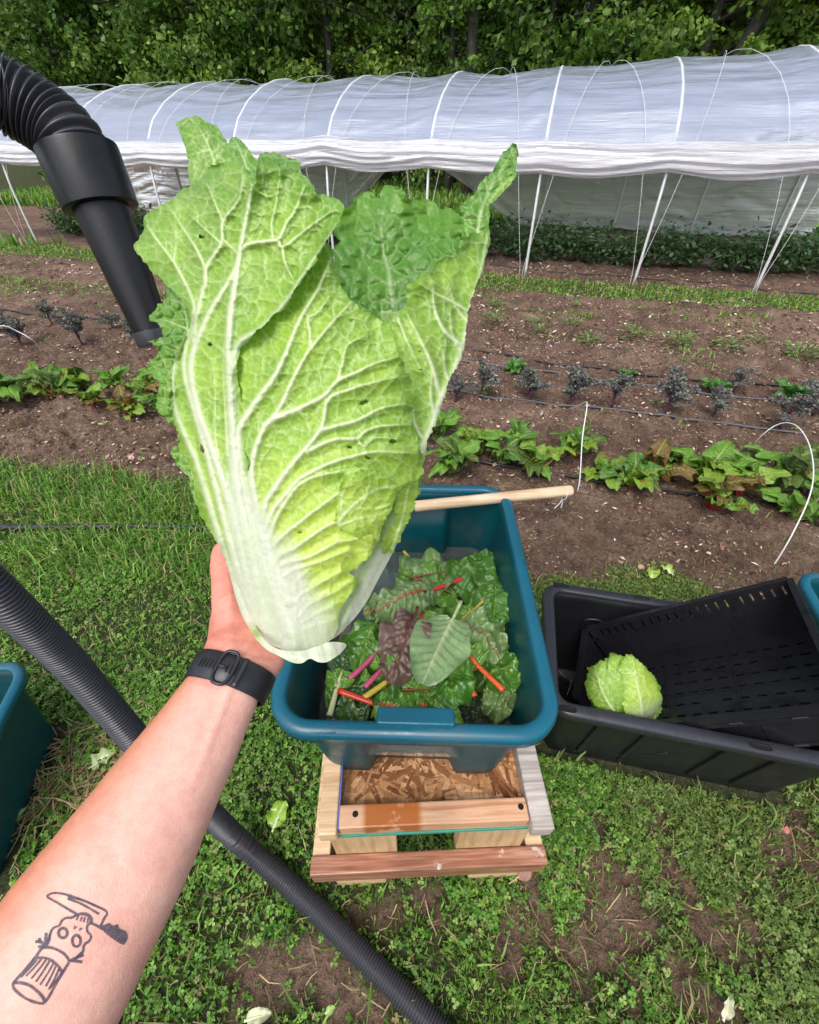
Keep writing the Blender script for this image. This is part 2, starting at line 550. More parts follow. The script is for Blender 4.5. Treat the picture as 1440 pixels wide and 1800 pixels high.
tag(g.build('weed_grass', M['grass'], None, True), 'low weeds and grass strips between the garden beds', 'weeds', kind='stuff')

# wood chips, stones and straw lying on the soil
def chips(n, rect, lo, hi, keep, cols, flat=.45):
    x, y = scatter(n, *rect)
    k = visible(x, y, .05) & keep(x, y); x, y = x[k], y[k]; n = len(x)
    s = lo * (hi / lo) ** (rng.random(n) ** 2.2)
    z = ground_h(x, y) + s * .10
    base = np.array([[1, 0, 0], [0, .62, .1], [-1, .1, 0], [0, -.62, 0], [.1, .05, flat]], float)
    a = rng.uniform(0, 2 * np.pi, n); t1 = rng.normal(0, .5, n)
    sc = np.stack([s * rng.uniform(.6, 1.4, n), s * rng.uniform(.5, 1.0, n), s * rng.uniform(.5, 1, n)], 1)
    v = base[None] * sc[:, None] * rng.uniform(.75, 1.25, (n, 5, 1))
    x1 = v[..., 0] * np.cos(t1)[:, None] + v[..., 2] * np.sin(t1)[:, None]; z1 = -v[..., 0] * np.sin(t1)[:, None] * .6 + v[..., 2] * np.cos(t1)[:, None]
    v = np.stack([x1 * np.cos(a)[:, None] - v[..., 1] * np.sin(a)[:, None], x1 * np.sin(a)[:, None] + v[..., 1] * np.cos(a)[:, None], z1], -1)
    V = (v + np.stack([x, y, z], 1)[:, None]).reshape(-1, 3)
    q = np.arange(n)[:, None] * 5
    F = np.concatenate([q + np.array([[i, (i + 1) % 4, 4]]) for i in range(4)])
    c = np.asarray(cols)[rng.integers(0, len(cols), n)] * rng.uniform(.55, 1.15, (n, 1))
    return V, F, np.repeat(c, 5, 0)
def soil_keep(x, y):
    u, v = UV(x, y)
    return (rng.random(len(x)) < (soil_mask(x, y) * .9 + .5 * patch_mask(x, y) * (v < 1.5)) * np.clip(.55 + 1.2 * fbm(x * 2.4, y * 5, 81, 3), .12, 1)) & (v < 7.4)
CH = [srgb(200, 172, 154), srgb(178, 144, 126), srgb(222, 206, 192), srgb(130, 98, 82), srgb(112, 84, 72), srgb(150, 112, 96), srgb(96, 70, 60), srgb(86, 62, 52)]
M['chips'] = leaf_material('chips', .85, .0, 150, .3, .3, .2)
g = MB()
for V, F, C in (chips(135000, (-4.2, 4.2, 1.0, 4.4), .0045, .020, soil_keep, CH), chips(60000, (-8, 7, 3.8, 8), .008, .032, soil_keep, CH)):
    g.add(V, F, C)
tag(g.build('wood_chips', M['chips'], None, False), 'pale wood chips and grit strewn over the brown soil', 'wood chips', kind='stuff')

def straw(n, rect, keep, lo, hi, w=.0012):
    x, y = scatter(n, *rect); k = visible(x, y, .05) & keep(x, y); x, y = x[k], y[k]; n = len(x)
    a = rng.uniform(0, 2 * np.pi, n); L = rng.uniform(lo, hi, n); bend = rng.normal(0, .35, n)
    z = ground_h(x, y, False) + rng.uniform(.006, .034, n)
    d = np.stack([np.cos(a), np.sin(a), rng.normal(0, .15, n)], 1); d2 = np.stack([np.cos(a + bend), np.sin(a + bend), rng.normal(-.1, .15, n)], 1)
    s = np.stack([-np.sin(a), np.cos(a), np.zeros(n)], 1) * w
    b = np.stack([x, y, z], 1); m = b + d * L[:, None] * .5; e = m + d2 * L[:, None] * .5
    V = np.stack([b - s, b + s, m - s, m + s, e - s * .5, e + s * .5], 1).reshape(-1, 3)
    q = np.arange(n)[:, None] * 6
    F = np.concatenate([q + np.array([[0, 1, 3, 2]]), q + np.array([[2, 3, 5, 4]])])
    c = np.array([srgb(196, 178, 132), srgb(168, 146, 104), srgb(150, 128, 96)])[rng.integers(0, 3, n)] * rng.uniform(.5, 1.05, (n, 1))
    return V, F, np.repeat(c, 6, 0)
HAY = G(190, 1370)
def hay_keep(x, y):
    return rng.random(len(x)) < np.exp(-(((x - HAY[0]) / .17) ** 2 + ((y - HAY[1]) / .12) ** 2)) * np.clip(.8 + 2 * fbm(x * 14, y * 14, 91, 2), 0, 1)
def straw_keep(x, y):
    u, v = UV(x, y)
    return (rng.random(len(x)) < .35 + .6 * patch_mask(x, y)) & (v < 3.4)
g = MB()
for V, F, C in (straw(16000, (HAY[0] - .5, HAY[0] + .5, HAY[1] - .4, HAY[1] + .4), hay_keep, .03, .12, .0016), straw(9000, (-2.4, 2.4, -.1, 3.2), straw_keep, .015, .07, .001)):
    g.add(V, F, C)
tag(g.build('dry_straw', M['chips'], None, False), 'dry tan grass stems lying over lawn and soil', 'straw', kind='stuff')
# ================================================================== caterpillar tunnel
TV0, TW = 6.66, 4.0            # front line and width
HOOP = 1.36
HU = [UV(*G(1113, 495)[:2])[0] + HOOP * k for k in range(-8, 3)]   # hoop stations along u
T_U0, T_U1 = HU[0] - .05, HU[-1] + .6
def ridge_h(u):
    return np.interp(u, [-9.5, -5, -1, .5, 2.2, 4.5], [2.02, 2.04, 2.08, 2.12, 2.20, 2.30])
def prof(t, top):
    """arch profile, t 0..1 front foot to back foot: returns w, z"""
    tw = np.array([0, .0, .01, .05, .16, .38, .72, 1.15, 1.58, 2.0]); tz = np.array([0, .45, .9, 1.22, 1.48, 1.72, 1.93, 2.10, 2.20, 2.24])
    w = np.concatenate([tw, 4.0 - tw[::-1][1:]]); z = np.concatenate([tz, tz[::-1][1:]])
    s = np.concatenate([[0], np.cumsum(np.hypot(np.diff(w), np.diff(z)))]); s /= s[-1]
    return np.interp(t, s, w), np.interp(t, s, z) * top / 2.24
_ts = np.linspace(0, 1, 400)
_, _zs = prof(_ts, 2.24)
def t_front(z):  # parameter on the front side where the arch reaches height z
    k = np.argmax(_zs >= z); return _ts[k]
def Tpt(u, w, z):
    x, y = XY(u, TV0 + w); return np.stack(np.broadcast_arrays(x, y, z), -1)

def film_mat(name, tr, col, gl=.25, wr=.5):
    t = NT(name); c = t.coord('UV') if False else t.coord('Object')
    rt_ = t.mapping(c, (1, 1, 1), (0, 0, TROW))
    m = t.mapping(rt_, (.30, 2.2, 6.0)); m2 = t.mapping(rt_, (.55, 5, 13.0))
    n1 = t.noise(m, 2.2, 6, .6); n2 = t.noise(m2, 6.0, 4, .6)
    nrm = t.bump(n1, wr, .05); nrm = t.bump(n2, wr * .6, .010, nrm)
    d = t.n('ShaderNodeBsdfDiffuse', {'Color': (*col, 1), 'Normal': nrm}).outputs[0]
    tl = t.n('ShaderNodeBsdfTranslucent', {'Color': (*col, 1), 'Normal': nrm}).outputs[0]
    a = t.n('ShaderNodeMixShader', {0: .5, 1: d, 2: tl}).outputs[0]
    tp = t.n('ShaderNodeBsdfTransparent', {'Color': (.93, .95, .97, 1)}).outputs[0]
    fac = t.ramp(n1, [(.3, max(tr - .12, 0)), (.7, min(tr + .10, 1))])
    b = t.n('ShaderNodeMixShader', {0: fac, 1: a, 2: tp}).outputs[0]
    g = t.n('ShaderNodeBsdfGlossy', {'Roughness': .28, 'Color': (1, 1, 1, 1), 'Normal': nrm}).outputs[0]
    fr = t.n('ShaderNodeFresnel', {'IOR': 1.5, 'Normal': nrm}).outputs[0]
    sh = t.n('ShaderNodeMixShader', {0: t.math('MULTIPLY', fr, gl * 3), 1: b, 2: g}).outputs[0]
    return t.done(sh)
M['film'] = film_mat('greenhouse_film', .24, (.60, .69, .93), .42, .5)  # blue of the reflected sky is put into the cover's base colour
M['film_roll'] = film_mat('gathered_film', .06, (.84, .83, .88), .2, 1.0)
M['film_back'] = film_mat('back_film', .13, (.93, .96, .96), .35, .8)
M['steel'] = plain('galvanised_steel', (.80, .81, .83), .40, .05, 40, .10, Metallic=.35)
M['rope'] = plain('white_rope', (.74, .74, .74), .7, .2, 300)

tunnel = thing('polytunnel', 'long white plastic film tunnel with steel hoops and rolled up side', 'greenhouse', Tpt(0, 2, 0.0))
tunnel_M = Matrix.Translation(tunnel.location).inverted()
def tpart(name, me):
    o = link(name, me, tunnel); o.matrix_parent_inverse = tunnel_M; return o

def film_grid(u0, u1, nu, t0, t1, nt, sag=1.0, wr=1.0, seed=0, off=.034, bottom=None):
    u = np.linspace(u0, u1, nu); tt = np.linspace(0, 1, nt)
    U, S = np.meshgrid(u, tt)
    T = t0 + (t1 - t0) * S
    if bottom is not None:               # raised bottom edge on the back side
        T = t0 + (bottom(U) - t0) * S
    ph = (U - HU[0]) / HOOP
    bay = np.abs(np.sin(np.pi * ph))                  # 0 on a hoop, 1 mid bay
    w, z = prof(np.clip(T, 0, 1), 1.0)
    top = ridge_h(U)
    w, _ = prof(np.clip(T, 0, 1), 2.24); z = z * top
    side = np.where(w < 2, 1, -1)
    nrm_w = -np.sign(2 - w) * np.clip(np.abs(2 - w) / 2, 0, 1) ** .7; nrm_z = np.sqrt(np.clip(1 - nrm_w ** 2, 0.02, 1))
    d = off - .080 * sag * bay ** .8 * (.7 + .6 * vnoise(ph * 1.0, S * 2, 3 + seed))
    # wrinkles running along the tunnel, converging on the hoops
    wv = np.sin(S * 46 + 3.0 * vnoise(U * 1.4, S * 5, 9 + seed) * 2 + 2.4 * bay) * .010 * np.clip(vnoise(U * .8, S * 7, 10 + seed) + .45, 0, 1)
    rdg = 1 - np.abs(2 * vnoise(U * 1.3 + 2 * vnoise(U, S * 4, 91), S * 26 + 1.6 * bay, 14 + seed)) * 1.0
    wv = wv + .012 * fbm(U * 1.1, S * 17, 12 + seed, 3) + .005 * fbm(U * 5, S * 60, 13 + seed, 2) + .022 * np.clip(rdg - .74, 0, 1) / .26 * np.clip(.5 + 1.4 * vnoise(U * 1.1, S * 3, 15 + seed), 0, 1)
    d = d + wr * wv * (.2 + .8 * np.clip(bay * 2.2, 0, 1))
    P_ = Tpt(U, w + nrm_w * d, np.maximum(z + nrm_z * d, .01))
    n = nu; i = (np.arange(nt - 1)[:, None] * n + np.arange(n - 1)[None]).ravel()
    return P_.reshape(-1, 3), np.stack([i, i + 1, i + n + 1, i + n], 1)

tf = t_front(1.36)
V, F = film_grid(T_U0, T_U1, 520, tf, .66, 110)
tpart('film_cover', mesh_np('film_cover', V, F, None, True, [M['film']]))
APEX = UV(*P(708, 306, 8.6)[:2])[0]
def back_bottom(U):
    d = np.abs(U - APEX)
    z = np.maximum(1.32 * (1 - d / (1.5 + .9 * (U > APEX))), 0) + .10 * np.clip(vnoise(U * .9, U * 0, 77) + .3, 0, 1)
    zz = np.clip(z, .02, 1.5)
    return 1 - np.interp(zz, _zs[:200], _ts[:200])
V, F = film_grid(T_U0, T_U1, 420, .655, 1.0, 90, .6, 2.2, 40, .02, back_bottom)
tpart('back_film', mesh_np('back_film', V, F, None, True, [M['film_back']]))

# gathered side film: a flattened, creased roll slung along the hoops
nu, na = 620, 56
u = np.linspace(T_U0, T_U1, nu); a = np.linspace(0, 2 * np.pi, na, endpoint=False)
U, A = np.meshgrid(u, a, indexing='ij')
ph = (U - HU[0]) / HOOP; bay = np.abs(np.sin(np.pi * ph))
zc = 1.245 + .012 * bay * 0 - .03 * bay + .03 * np.exp(-((U - HU[5]) / .35) ** 2) + .03 * vnoise(U * .7, U * 0, 5)
hh = .135 + .022 * vnoise(U * 1.1, U * 0 + 3, 6) + .012 * bay
ww = .055
cre = .75 + .75 * np.abs(np.sin(A * 5.5 + 2.6 * vnoise(U * .8, A * 1.5, 7))) * (.8 + vnoise(U * .9, A * 2, 8)) + .5 * fbm(U * .6, A * 3.2, 9, 3)
zz = zc + hh * np.sin(A) * (1 + .10 * (cre - 1))
wcen = np.interp(zz, [0, .9, 1.22, 1.48], [0, .01, .05, .16]) - .045
V = Tpt(U, wcen - ww * np.cos(A) * cre, zz).reshape(-1, 3)
i = (np.arange(nu - 1)[:, None] * na + np.arange(na)[None]); j = (np.arange(nu - 1)[:, None] * na + (np.arange(na)[None] + 1) % na)
F = np.stack([i, j, j + na, i + na], -1).reshape(-1, 4)
tpart('rolled_side', mesh_np('rolled_side', V, F, None, True, [M['film_roll']]))

for k, hu in enumerate(HU):
    tt = np.linspace(0, 1, 70)
    w, z = prof(tt, float(ridge_h(hu)))
    tp = tpart('hoop', None) if False else None
    nw = -np.sign(2 - w) * np.clip(np.abs(2 - w) / 2, 0, 1) ** .7; nz = np.sqrt(np.clip(1 - nw ** 2, .02, 1)); ho = .023 * sstep(1.2, 1.5, z)
    V, F = tube(Tpt(hu + 0 * w, w + nw * ho, z + nz * ho), .0165, 10)
    tpart('hoop', mesh_np('hoop', V, F, None, True, [M['steel']]))
def rope_path(ua, ub, lead=.10):
    """from a ground peg beside hoop foot over the film to the far side"""
    tt = np.linspace(0.0, .9, 70)
    w, z = prof(tt, 1.0)
    uu = ua + (ub - ua) * np.clip((tt - .02) / .5, 0, 1.8)
    w, _ = prof(tt, 2.24); z = z * ridge_h(uu)
    nw = -np.sign(2 - w) * np.clip(np.abs(2 - w) / 2, 0, 1) ** .7; nz = np.sqrt(np.clip(1 - nw ** 2, .02, 1))
    o = .056 + .08 * sstep(1.5, .3, z) * (w < 2)
    return Tpt(uu, w + nw * o, z + nz * .05 * (z > 1.2))
for k in range(len(HU)):
    for s in (-1, 1):
        p = rope_path(HU[k] - .05 + .02 * s, HU[k] - .05 + s * HOOP * .48)
        V, F = tube(p, .0023, 5, False)
        tpart('rope', mesh_np('rope', V, F, None, True, [M['rope']]))
V, F = tube(Tpt(np.linspace(T_U0, T_U1, 60), 2.0, ridge_h(np.linspace(T_U0, T_U1, 60)) - .045), .014, 6)
tpart('ridge_pipe', mesh_np('ridge_pipe', V, F, None, True, [M['steel']]))

# ================================================================== woodland behind
def bark_mat():
    t = NT('bark'); c = t.mapping(t.coord('Object'), (5, 5, 1.2))
    n = t.noise(c, 5, 6, .65)
    col = t.ramp(n, [(.3, (.014, .012, .010)), (.55, (.040, .034, .028)), (.75, (.10, .088, .074))])
    return t.done(t.bsdf(col, .9, t.bump(n, .8, .03)))
M['bark'] = bark_mat()
M['crown'] = leaf_material('tree_leaves', .55, .35, 5, .3, .0, .3, rnd=.30)
hillx = np.linspace(-70, 70, 90); hillv = np.concatenate([np.linspace(27, 60, 40), np.linspace(62, 130, 18)])
HX, HV = np.meshgrid(hillx, hillv)
hx, hy = XY(HX, HV)
hz = -1 + 26 * sstep(26, 62, HV) + 3 * fbm(HX * .08, HV * .08, 3, 3)
i = (np.arange(len(hillv) - 1)[:, None] * len(hillx) + np.arange(len(hillx) - 1)[None]).ravel()
def hill_mat():
    t = NT('wooded_hillside'); c = t.coord('Object')
    n = t.noise(c, 1.3, 8, .75); n2 = t.noise(c, 5, 4, .7)
    col = t.ramp(n, [(.35, (.012, .022, .006)), (.55, (.035, .060, .014)), (.7, (.075, .11, .028))])
    return t.done(t.bsdf(col, .9, t.bump(n2, 1.0, .6)))
hill = link('hill', mesh_np('hill', np.stack([hx, hy, hz], -1).reshape(-1, 3), np.stack([i, i + 1, i + len(hillx) + 1, i + len(hillx)], 1), None, True, [hill_mat()]))
tag(hill, kind='structure')

TREE_GREENS = np.array([srgb(106, 144, 60), srgb(86, 122, 52), srgb(128, 162, 74), srgb(70, 102, 46), srgb(142, 168, 92)])
def make_tree(seed, height, spread, low, nleaf, lean=0.0, tone=1.0, trunk_r=.13):
    r = np.random.default_rng(seed)
    mb = MB()
    n = 14
    z = np.linspace(-.3, height, n)
    tr = np.stack([lean * z + .25 * np.cumsum(r.normal(0, .25, n)) * z / height, .2 * np.cumsum(r.normal(0, .25, n)) * z / height, z], 1)
    V, F = tube(tr, trunk_r * (1 - .85 * np.linspace(0, 1, n)) + .01, 8); mb.add(V, F)
    tips = []
    for k in range(26):
        h = low + (height - low) * ((k + .5) / 26) ** .9
        b = np.array([np.interp(h, z, tr[:, q]) for q in range(3)])
        a = k * 2.4 + r.normal(0, .4); L = spread * (1.05 - .55 * abs((h - low) / (height - low) - .25)) * r.uniform(.6, 1.15)
        e = b + np.array([math.cos(a) * L, math.sin(a) * L, r.uniform(.0, .55) * L])
        m = (b + e) / 2 + np.array([0, 0, r.uniform(-.1, .25) * L]) + r.normal(0, .12, 3)
        p = spline([b, m, e], 8)
        V, F = tube(p, np.linspace(.045, .008, 8) * trunk_r / .13, 5); mb.add(V, F)
        for q in (.45, .7, .9, 1.0):
            c = p[min(int(q * 7), 7)] + r.normal(0, .16, 3)
            tips.append((c, .28 + .42 * r.random()))
            s = c + r.normal(0, .45, 3) * np.array([1, 1, .6]); tips.append((s, .22 + .35 * r.random()))
            V, F = tube(np.stack([p[min(int(q * 7), 7)], (p[min(int(q * 7), 7)] + s) / 2 + r.normal(0, .08, 3), s]), [.012, .009, .004], 4, False); mb.add(V, F)
    trunk = mb.mesh('trunk', M['bark'], True)
    tc = np.array([t[0] for t in tips]); ts = np.array([t[1] for t in tips])
    pick = r.integers(0, len(tc), nleaf)
    g = r.normal(0, 1, (nleaf, 3)); g = unit(g) * (r.random((nleaf, 1)) ** .45)
    c = tc[pick] + g * ts[pick][:, None] * np.array([1.1, 1.1, .6])
    d = unit(r.normal(0, 1, (nleaf, 3)) + np.array([0, 0, -.35])); nn = unit(r.normal(0, .7, (nleaf, 3)) + np.array([0, 0, 1.0]))
    nn = unit(nn - d * (nn * d).sum(1)[:, None])
    L = r.uniform(.09, .18, nleaf)
    V, F = leaf_quads(c, d, nn, L, L * .72, .1)
    ct = TREE_GREENS[(np.arange(len(tc)) * 7 % 5)][pick] * .6 + TREE_GREENS[r.integers(0, 5, nleaf)] * .4
    ct = ct * tone * r.uniform(.65, 1.2, (nleaf, 1))
    crown = mesh_np('crown', V, F, np.repeat(ct, 4, 0), True, [M['crown']])
    return trunk, crown
TREES = [make_tree(1, 9.5, 2.2, .5, 11000), make_tree(2, 10.5, 2.4, 1.3, 11000, .05), make_tree(3, 8, 2.0, .2, 11000, -.04, 1.15),
         make_tree(4, 11, 2.3, 1.8, 9000, .10, .85, .17), make_tree(5, 6, 1.7, .1, 9000, 0, 1.05, .07), make_tree(6, 13, 2.4, 5.6, 5000, .02, .9, .15), make_tree(7, 12, 2.4, 5.2, 5000, .30, .9, .20)]
def plant_tree(u, v, var, s, rz, label):
    x, y = XY(u, v); z = float(ground_h(np.array([x]), np.array([y]), False)[0])
    o = thing('woodland_tree', label, 'tree', (x, y, z), rz, 'trees of the wood behind the tunnel')
    o.scale = (s, s, s * random.uniform(.9, 1.1))
    link('trunk', TREES[var][0], o); link('crown', TREES[var][1], o)
ORD = ['first', 'second', 'third', 'fourth', 'fifth', 'sixth', 'seventh', 'eighth', 'ninth', 'tenth', 'eleventh', 'twelfth', 'thirteenth', 'fourteenth', 'fifteenth', 'sixteenth', 'seventeenth', 'eighteenth', 'nineteenth', 'twentieth']
rt = random.Random(4)
VARW = ['spreading', 'tall', 'bright bushy', 'leaning dark trunked', 'low shrubby']
for row, (v, n, u0, u1, nm) in enumerate(((15.6, 15, -17, 8, 'front'), (18.4, 14, -20, 9.5, 'middle'), (22.0, 13, -24, 11, 'back'))):
    for k in range(n):
        var = [rt.choice([0, 2, 4, 1]), rt.choice([0, 1, 3, 2]), rt.choice([0, 1, 3])][row]
        plant_tree(u0 + (u1 - u0) * (k + rt.uniform(-.3, .3)) / (n - 1), v + rt.uniform(-.9, .9), var, rt.uniform(.85, 1.2), rt.uniform(0, 6.28),
                   f'{VARW[var]} green tree, {ORD[k]} from the left in the {nm} row of the wood')
for k, (px_, v_, var, s_) in enumerate(((395, 16.4, 5, 1.0), (798, 14.9, 5, .6), (838, 14.6, 5, .95), (1040, 16.0, 5, .9), (1245, 14.2, 6, .9))):
    # line of sight at this pixel column meets the row v_
    a_ = (px_ - 720.0) / FPX; q_ = P(px_, 60, 1.0) - np.array([0, 0, H]); t_ = v_ / (q_[0] * ST + q_[1] * CT)
    u_ = UV(q_[0] * t_, q_[1] * t_)[0]
    plant_tree(u_, v_, var, s_, 0.0 if var == 6 else k * 1.1, f'dark bare {"leaning " if var == 6 else ""}tree trunk at the wood edge, {ORD[k]} from the left')
# ================================================================== the napa cabbage held up in the hand
CD = 0.385                                  # distance of its axis from the phone
CS = CD / FPX
def axis_x(py): return np.interp(py, [200, 300, 500, 700, 900, 1050, 1150], [600, 590, 570, 550, 540, 533, 528])
def axis_r(py): return np.interp(py, [200, 300, 500, 650, 750, 850, 950, 1050, 1100, 1150], [285, 280, 262, 245, 225, 200, 165, 115, 92, 72])
def barrel(px, py, k=.60):
    dx = px - axis_x(py); r = axis_r(py)
    q = np.abs(dx) / r
    s = np.where(q < .93, np.sqrt(np.clip(1 - q * q, 0, 1)), .3676 - 2.5 * (q - .93) * .55)
    return k * CS * r * s

def inside_poly(px, py, poly):
    c = np.zeros(px.shape, bool)
    x0, y0 = poly[:, 0], poly[:, 1]; x1, y1 = np.roll(x0, -1), np.roll(y0, -1)
    for a, b, e, f in zip(x0, y0, x1, y1):
        if b == f: continue
        m = (b > py) != (f > py)
        c ^= m & (px < (e - a) * (py - b) / (f - b) + a)
    return c

def near_poly(px, py, poly):
    """nearest point on a densely sampled outline"""
    out = np.empty((len(px), 2)); dist = np.empty(len(px))
    for s in range(0, len(px), 4000):
        d = (px[s:s + 4000, None] - poly[None, :, 0]) ** 2 + (py[s:s + 4000, None] - poly[None, :, 1]) ** 2
        k = d.argmin(1); out[s:s + 4000] = poly[k]; dist[s:s + 4000] = np.sqrt(d.min(1))
    return out, dist

def voronoi_edge(x, y, cell, seed, jit=.85):
    """distance to the nearest cell border (0 on the border), in cells"""
    gx_, gy_ = x / cell, y / cell
    ix, iy = np.floor(gx_), np.floor(gy_)
    f1 = np.full(x.shape, 9.0); f2 = np.full(x.shape, 9.0)
    for dx in (-1, 0, 1):
        for dy in (-1, 0, 1):
            cx, cy = ix + dx, iy + dy
            sx = cx + .5 + jit * (_hash(cx, cy, seed) - .5); sy = cy + .5 + jit * (_hash(cx, cy, seed + 50) - .5)
            d = np.hypot(gx_ - sx, gy_ - sy)
            f2 = np.where(d < f1, f1, np.minimum(f2, d)); f1 = np.minimum(f1, d)
    return f2 - f1, f1

def auto_veins(mid, n, length, ang0=62, ang1=38, w0=5.0, w1=1.2, seed=0, up=1):
    """side veins leaving a midrib on both sides, curving towards the tip"""
    r = np.random.default_rng(seed); m = spline(mid, 60); out = []
    for k in range(n):
        f = .08 + .84 * (k + .3 * r.random()) / n
        i = int(f * 59); t = m[min(i + 1, 59)] - m[max(i - 1, 0)]; t = t / np.linalg.norm(t)
        for s in (-1, 1):
            a = R(ang0 + (ang1 - ang0) * f + r.normal(0, 6)) * s; L = (length(f) if callable(length) else length) * r.uniform(.85, 1.1)
            d1 = rot2(a) @ t; d2 = rot2(a * .55) @ t
            p0 = m[i]; out.append(([p0, p0 + d1 * L * .45, p0 + d1 * L * .45 + d2 * L * .55], w0 * (1 - .4 * f), w1))
    return out

def branch_veins(veins, every, L, seed=1, w=1.7, skip=0.12, ang=58):
    r = np.random.default_rng(seed); out = []
    for pts, w0, w1 in veins:
        p = spline(pts, 80); T = np.linalg.norm(np.diff(p, axis=0), axis=1).sum()
        n = int(T / every); side = 1
        for k in range(n):
            f = skip + (1 - skip) * (k + r.random() * .7) / max(n, 1)
            if f > .97: continue
            i = int(f * 79); t = unit(p[min(i + 2, 79)] - p[max(i - 2, 0)]); side = -side
            a = R(ang + r.normal(0, 12)) * side; l = L * r.uniform(.6, 1.3) * (1.1 - .5 * f)
            d1 = rot2(a) @ t; d2 = rot2(a * .5 + r.normal(0, .3)) @ t
            out.append(([p[i], p[i] + d1 * l * .5, p[i] + d1 * l * .5 + d2 * l * .5], w * r.uniform(.8, 1.2), .7))
    return out

def vein_field(px, py, veins, rel=True):
    """raised profile and mask of a list of veins [(points, w0, w1)]"""
    h = np.zeros(len(px)); m = np.zeros(len(px))
    for pts, w0, w1 in veins:
        L = np.linalg.norm(np.diff(np.asarray(pts, float), axis=0), axis=1).sum()
        w0, w1 = w0 * (1.22 if w0 > 4 else 1.02), w1 * 1.05
        p = spline(pts, max(int(L / 1.6), 6)); w = np.linspace(w0, w1, len(p))
        wm = max(w0, w1) * 2.2 + 2
        lo, hi = p.min(0) - wm, p.max(0) + wm
        k = np.nonzero((px > lo[0]) & (px < hi[0]) & (py > lo[1]) & (py < hi[1]))[0]
        if not len(k): continue
        for s in range(0, len(k), 6000):
            q = k[s:s + 6000]
            d = np.hypot(px[q, None] - p[None, :, 0], py[q, None] - p[None, :, 1])
            j = d.argmin(1); dd = d[np.arange(len(q)), j]; ww = w[j]
            g = np.exp(-(dd / ww) ** 2 * 1.1)
            h[q] = np.maximum(h[q], g * ww); m[q] = np.maximum(m[q], np.clip(1.25 * np.exp(-(dd / (ww * .95)) ** 2 * 1.6), 0, 1) * np.clip(.16 + ww / 3.6, 0, 1))
    return h, m

WHITE = srgb(218, 222, 206); VEINC = srgb(212, 228, 162); VEINW = srgb(222, 230, 200)
LIGHT = srgb(150, 188, 66); YELLOW = srgb(190, 214, 82); MID = srgb(114, 158, 52); DARK = srgb(88, 140, 44); DEEP = srgb(72, 120, 42)

M['cabbage'] = leaf_material('cabbage_leaf', .40, .22, 240, .10, .22, .45, coat=.12)

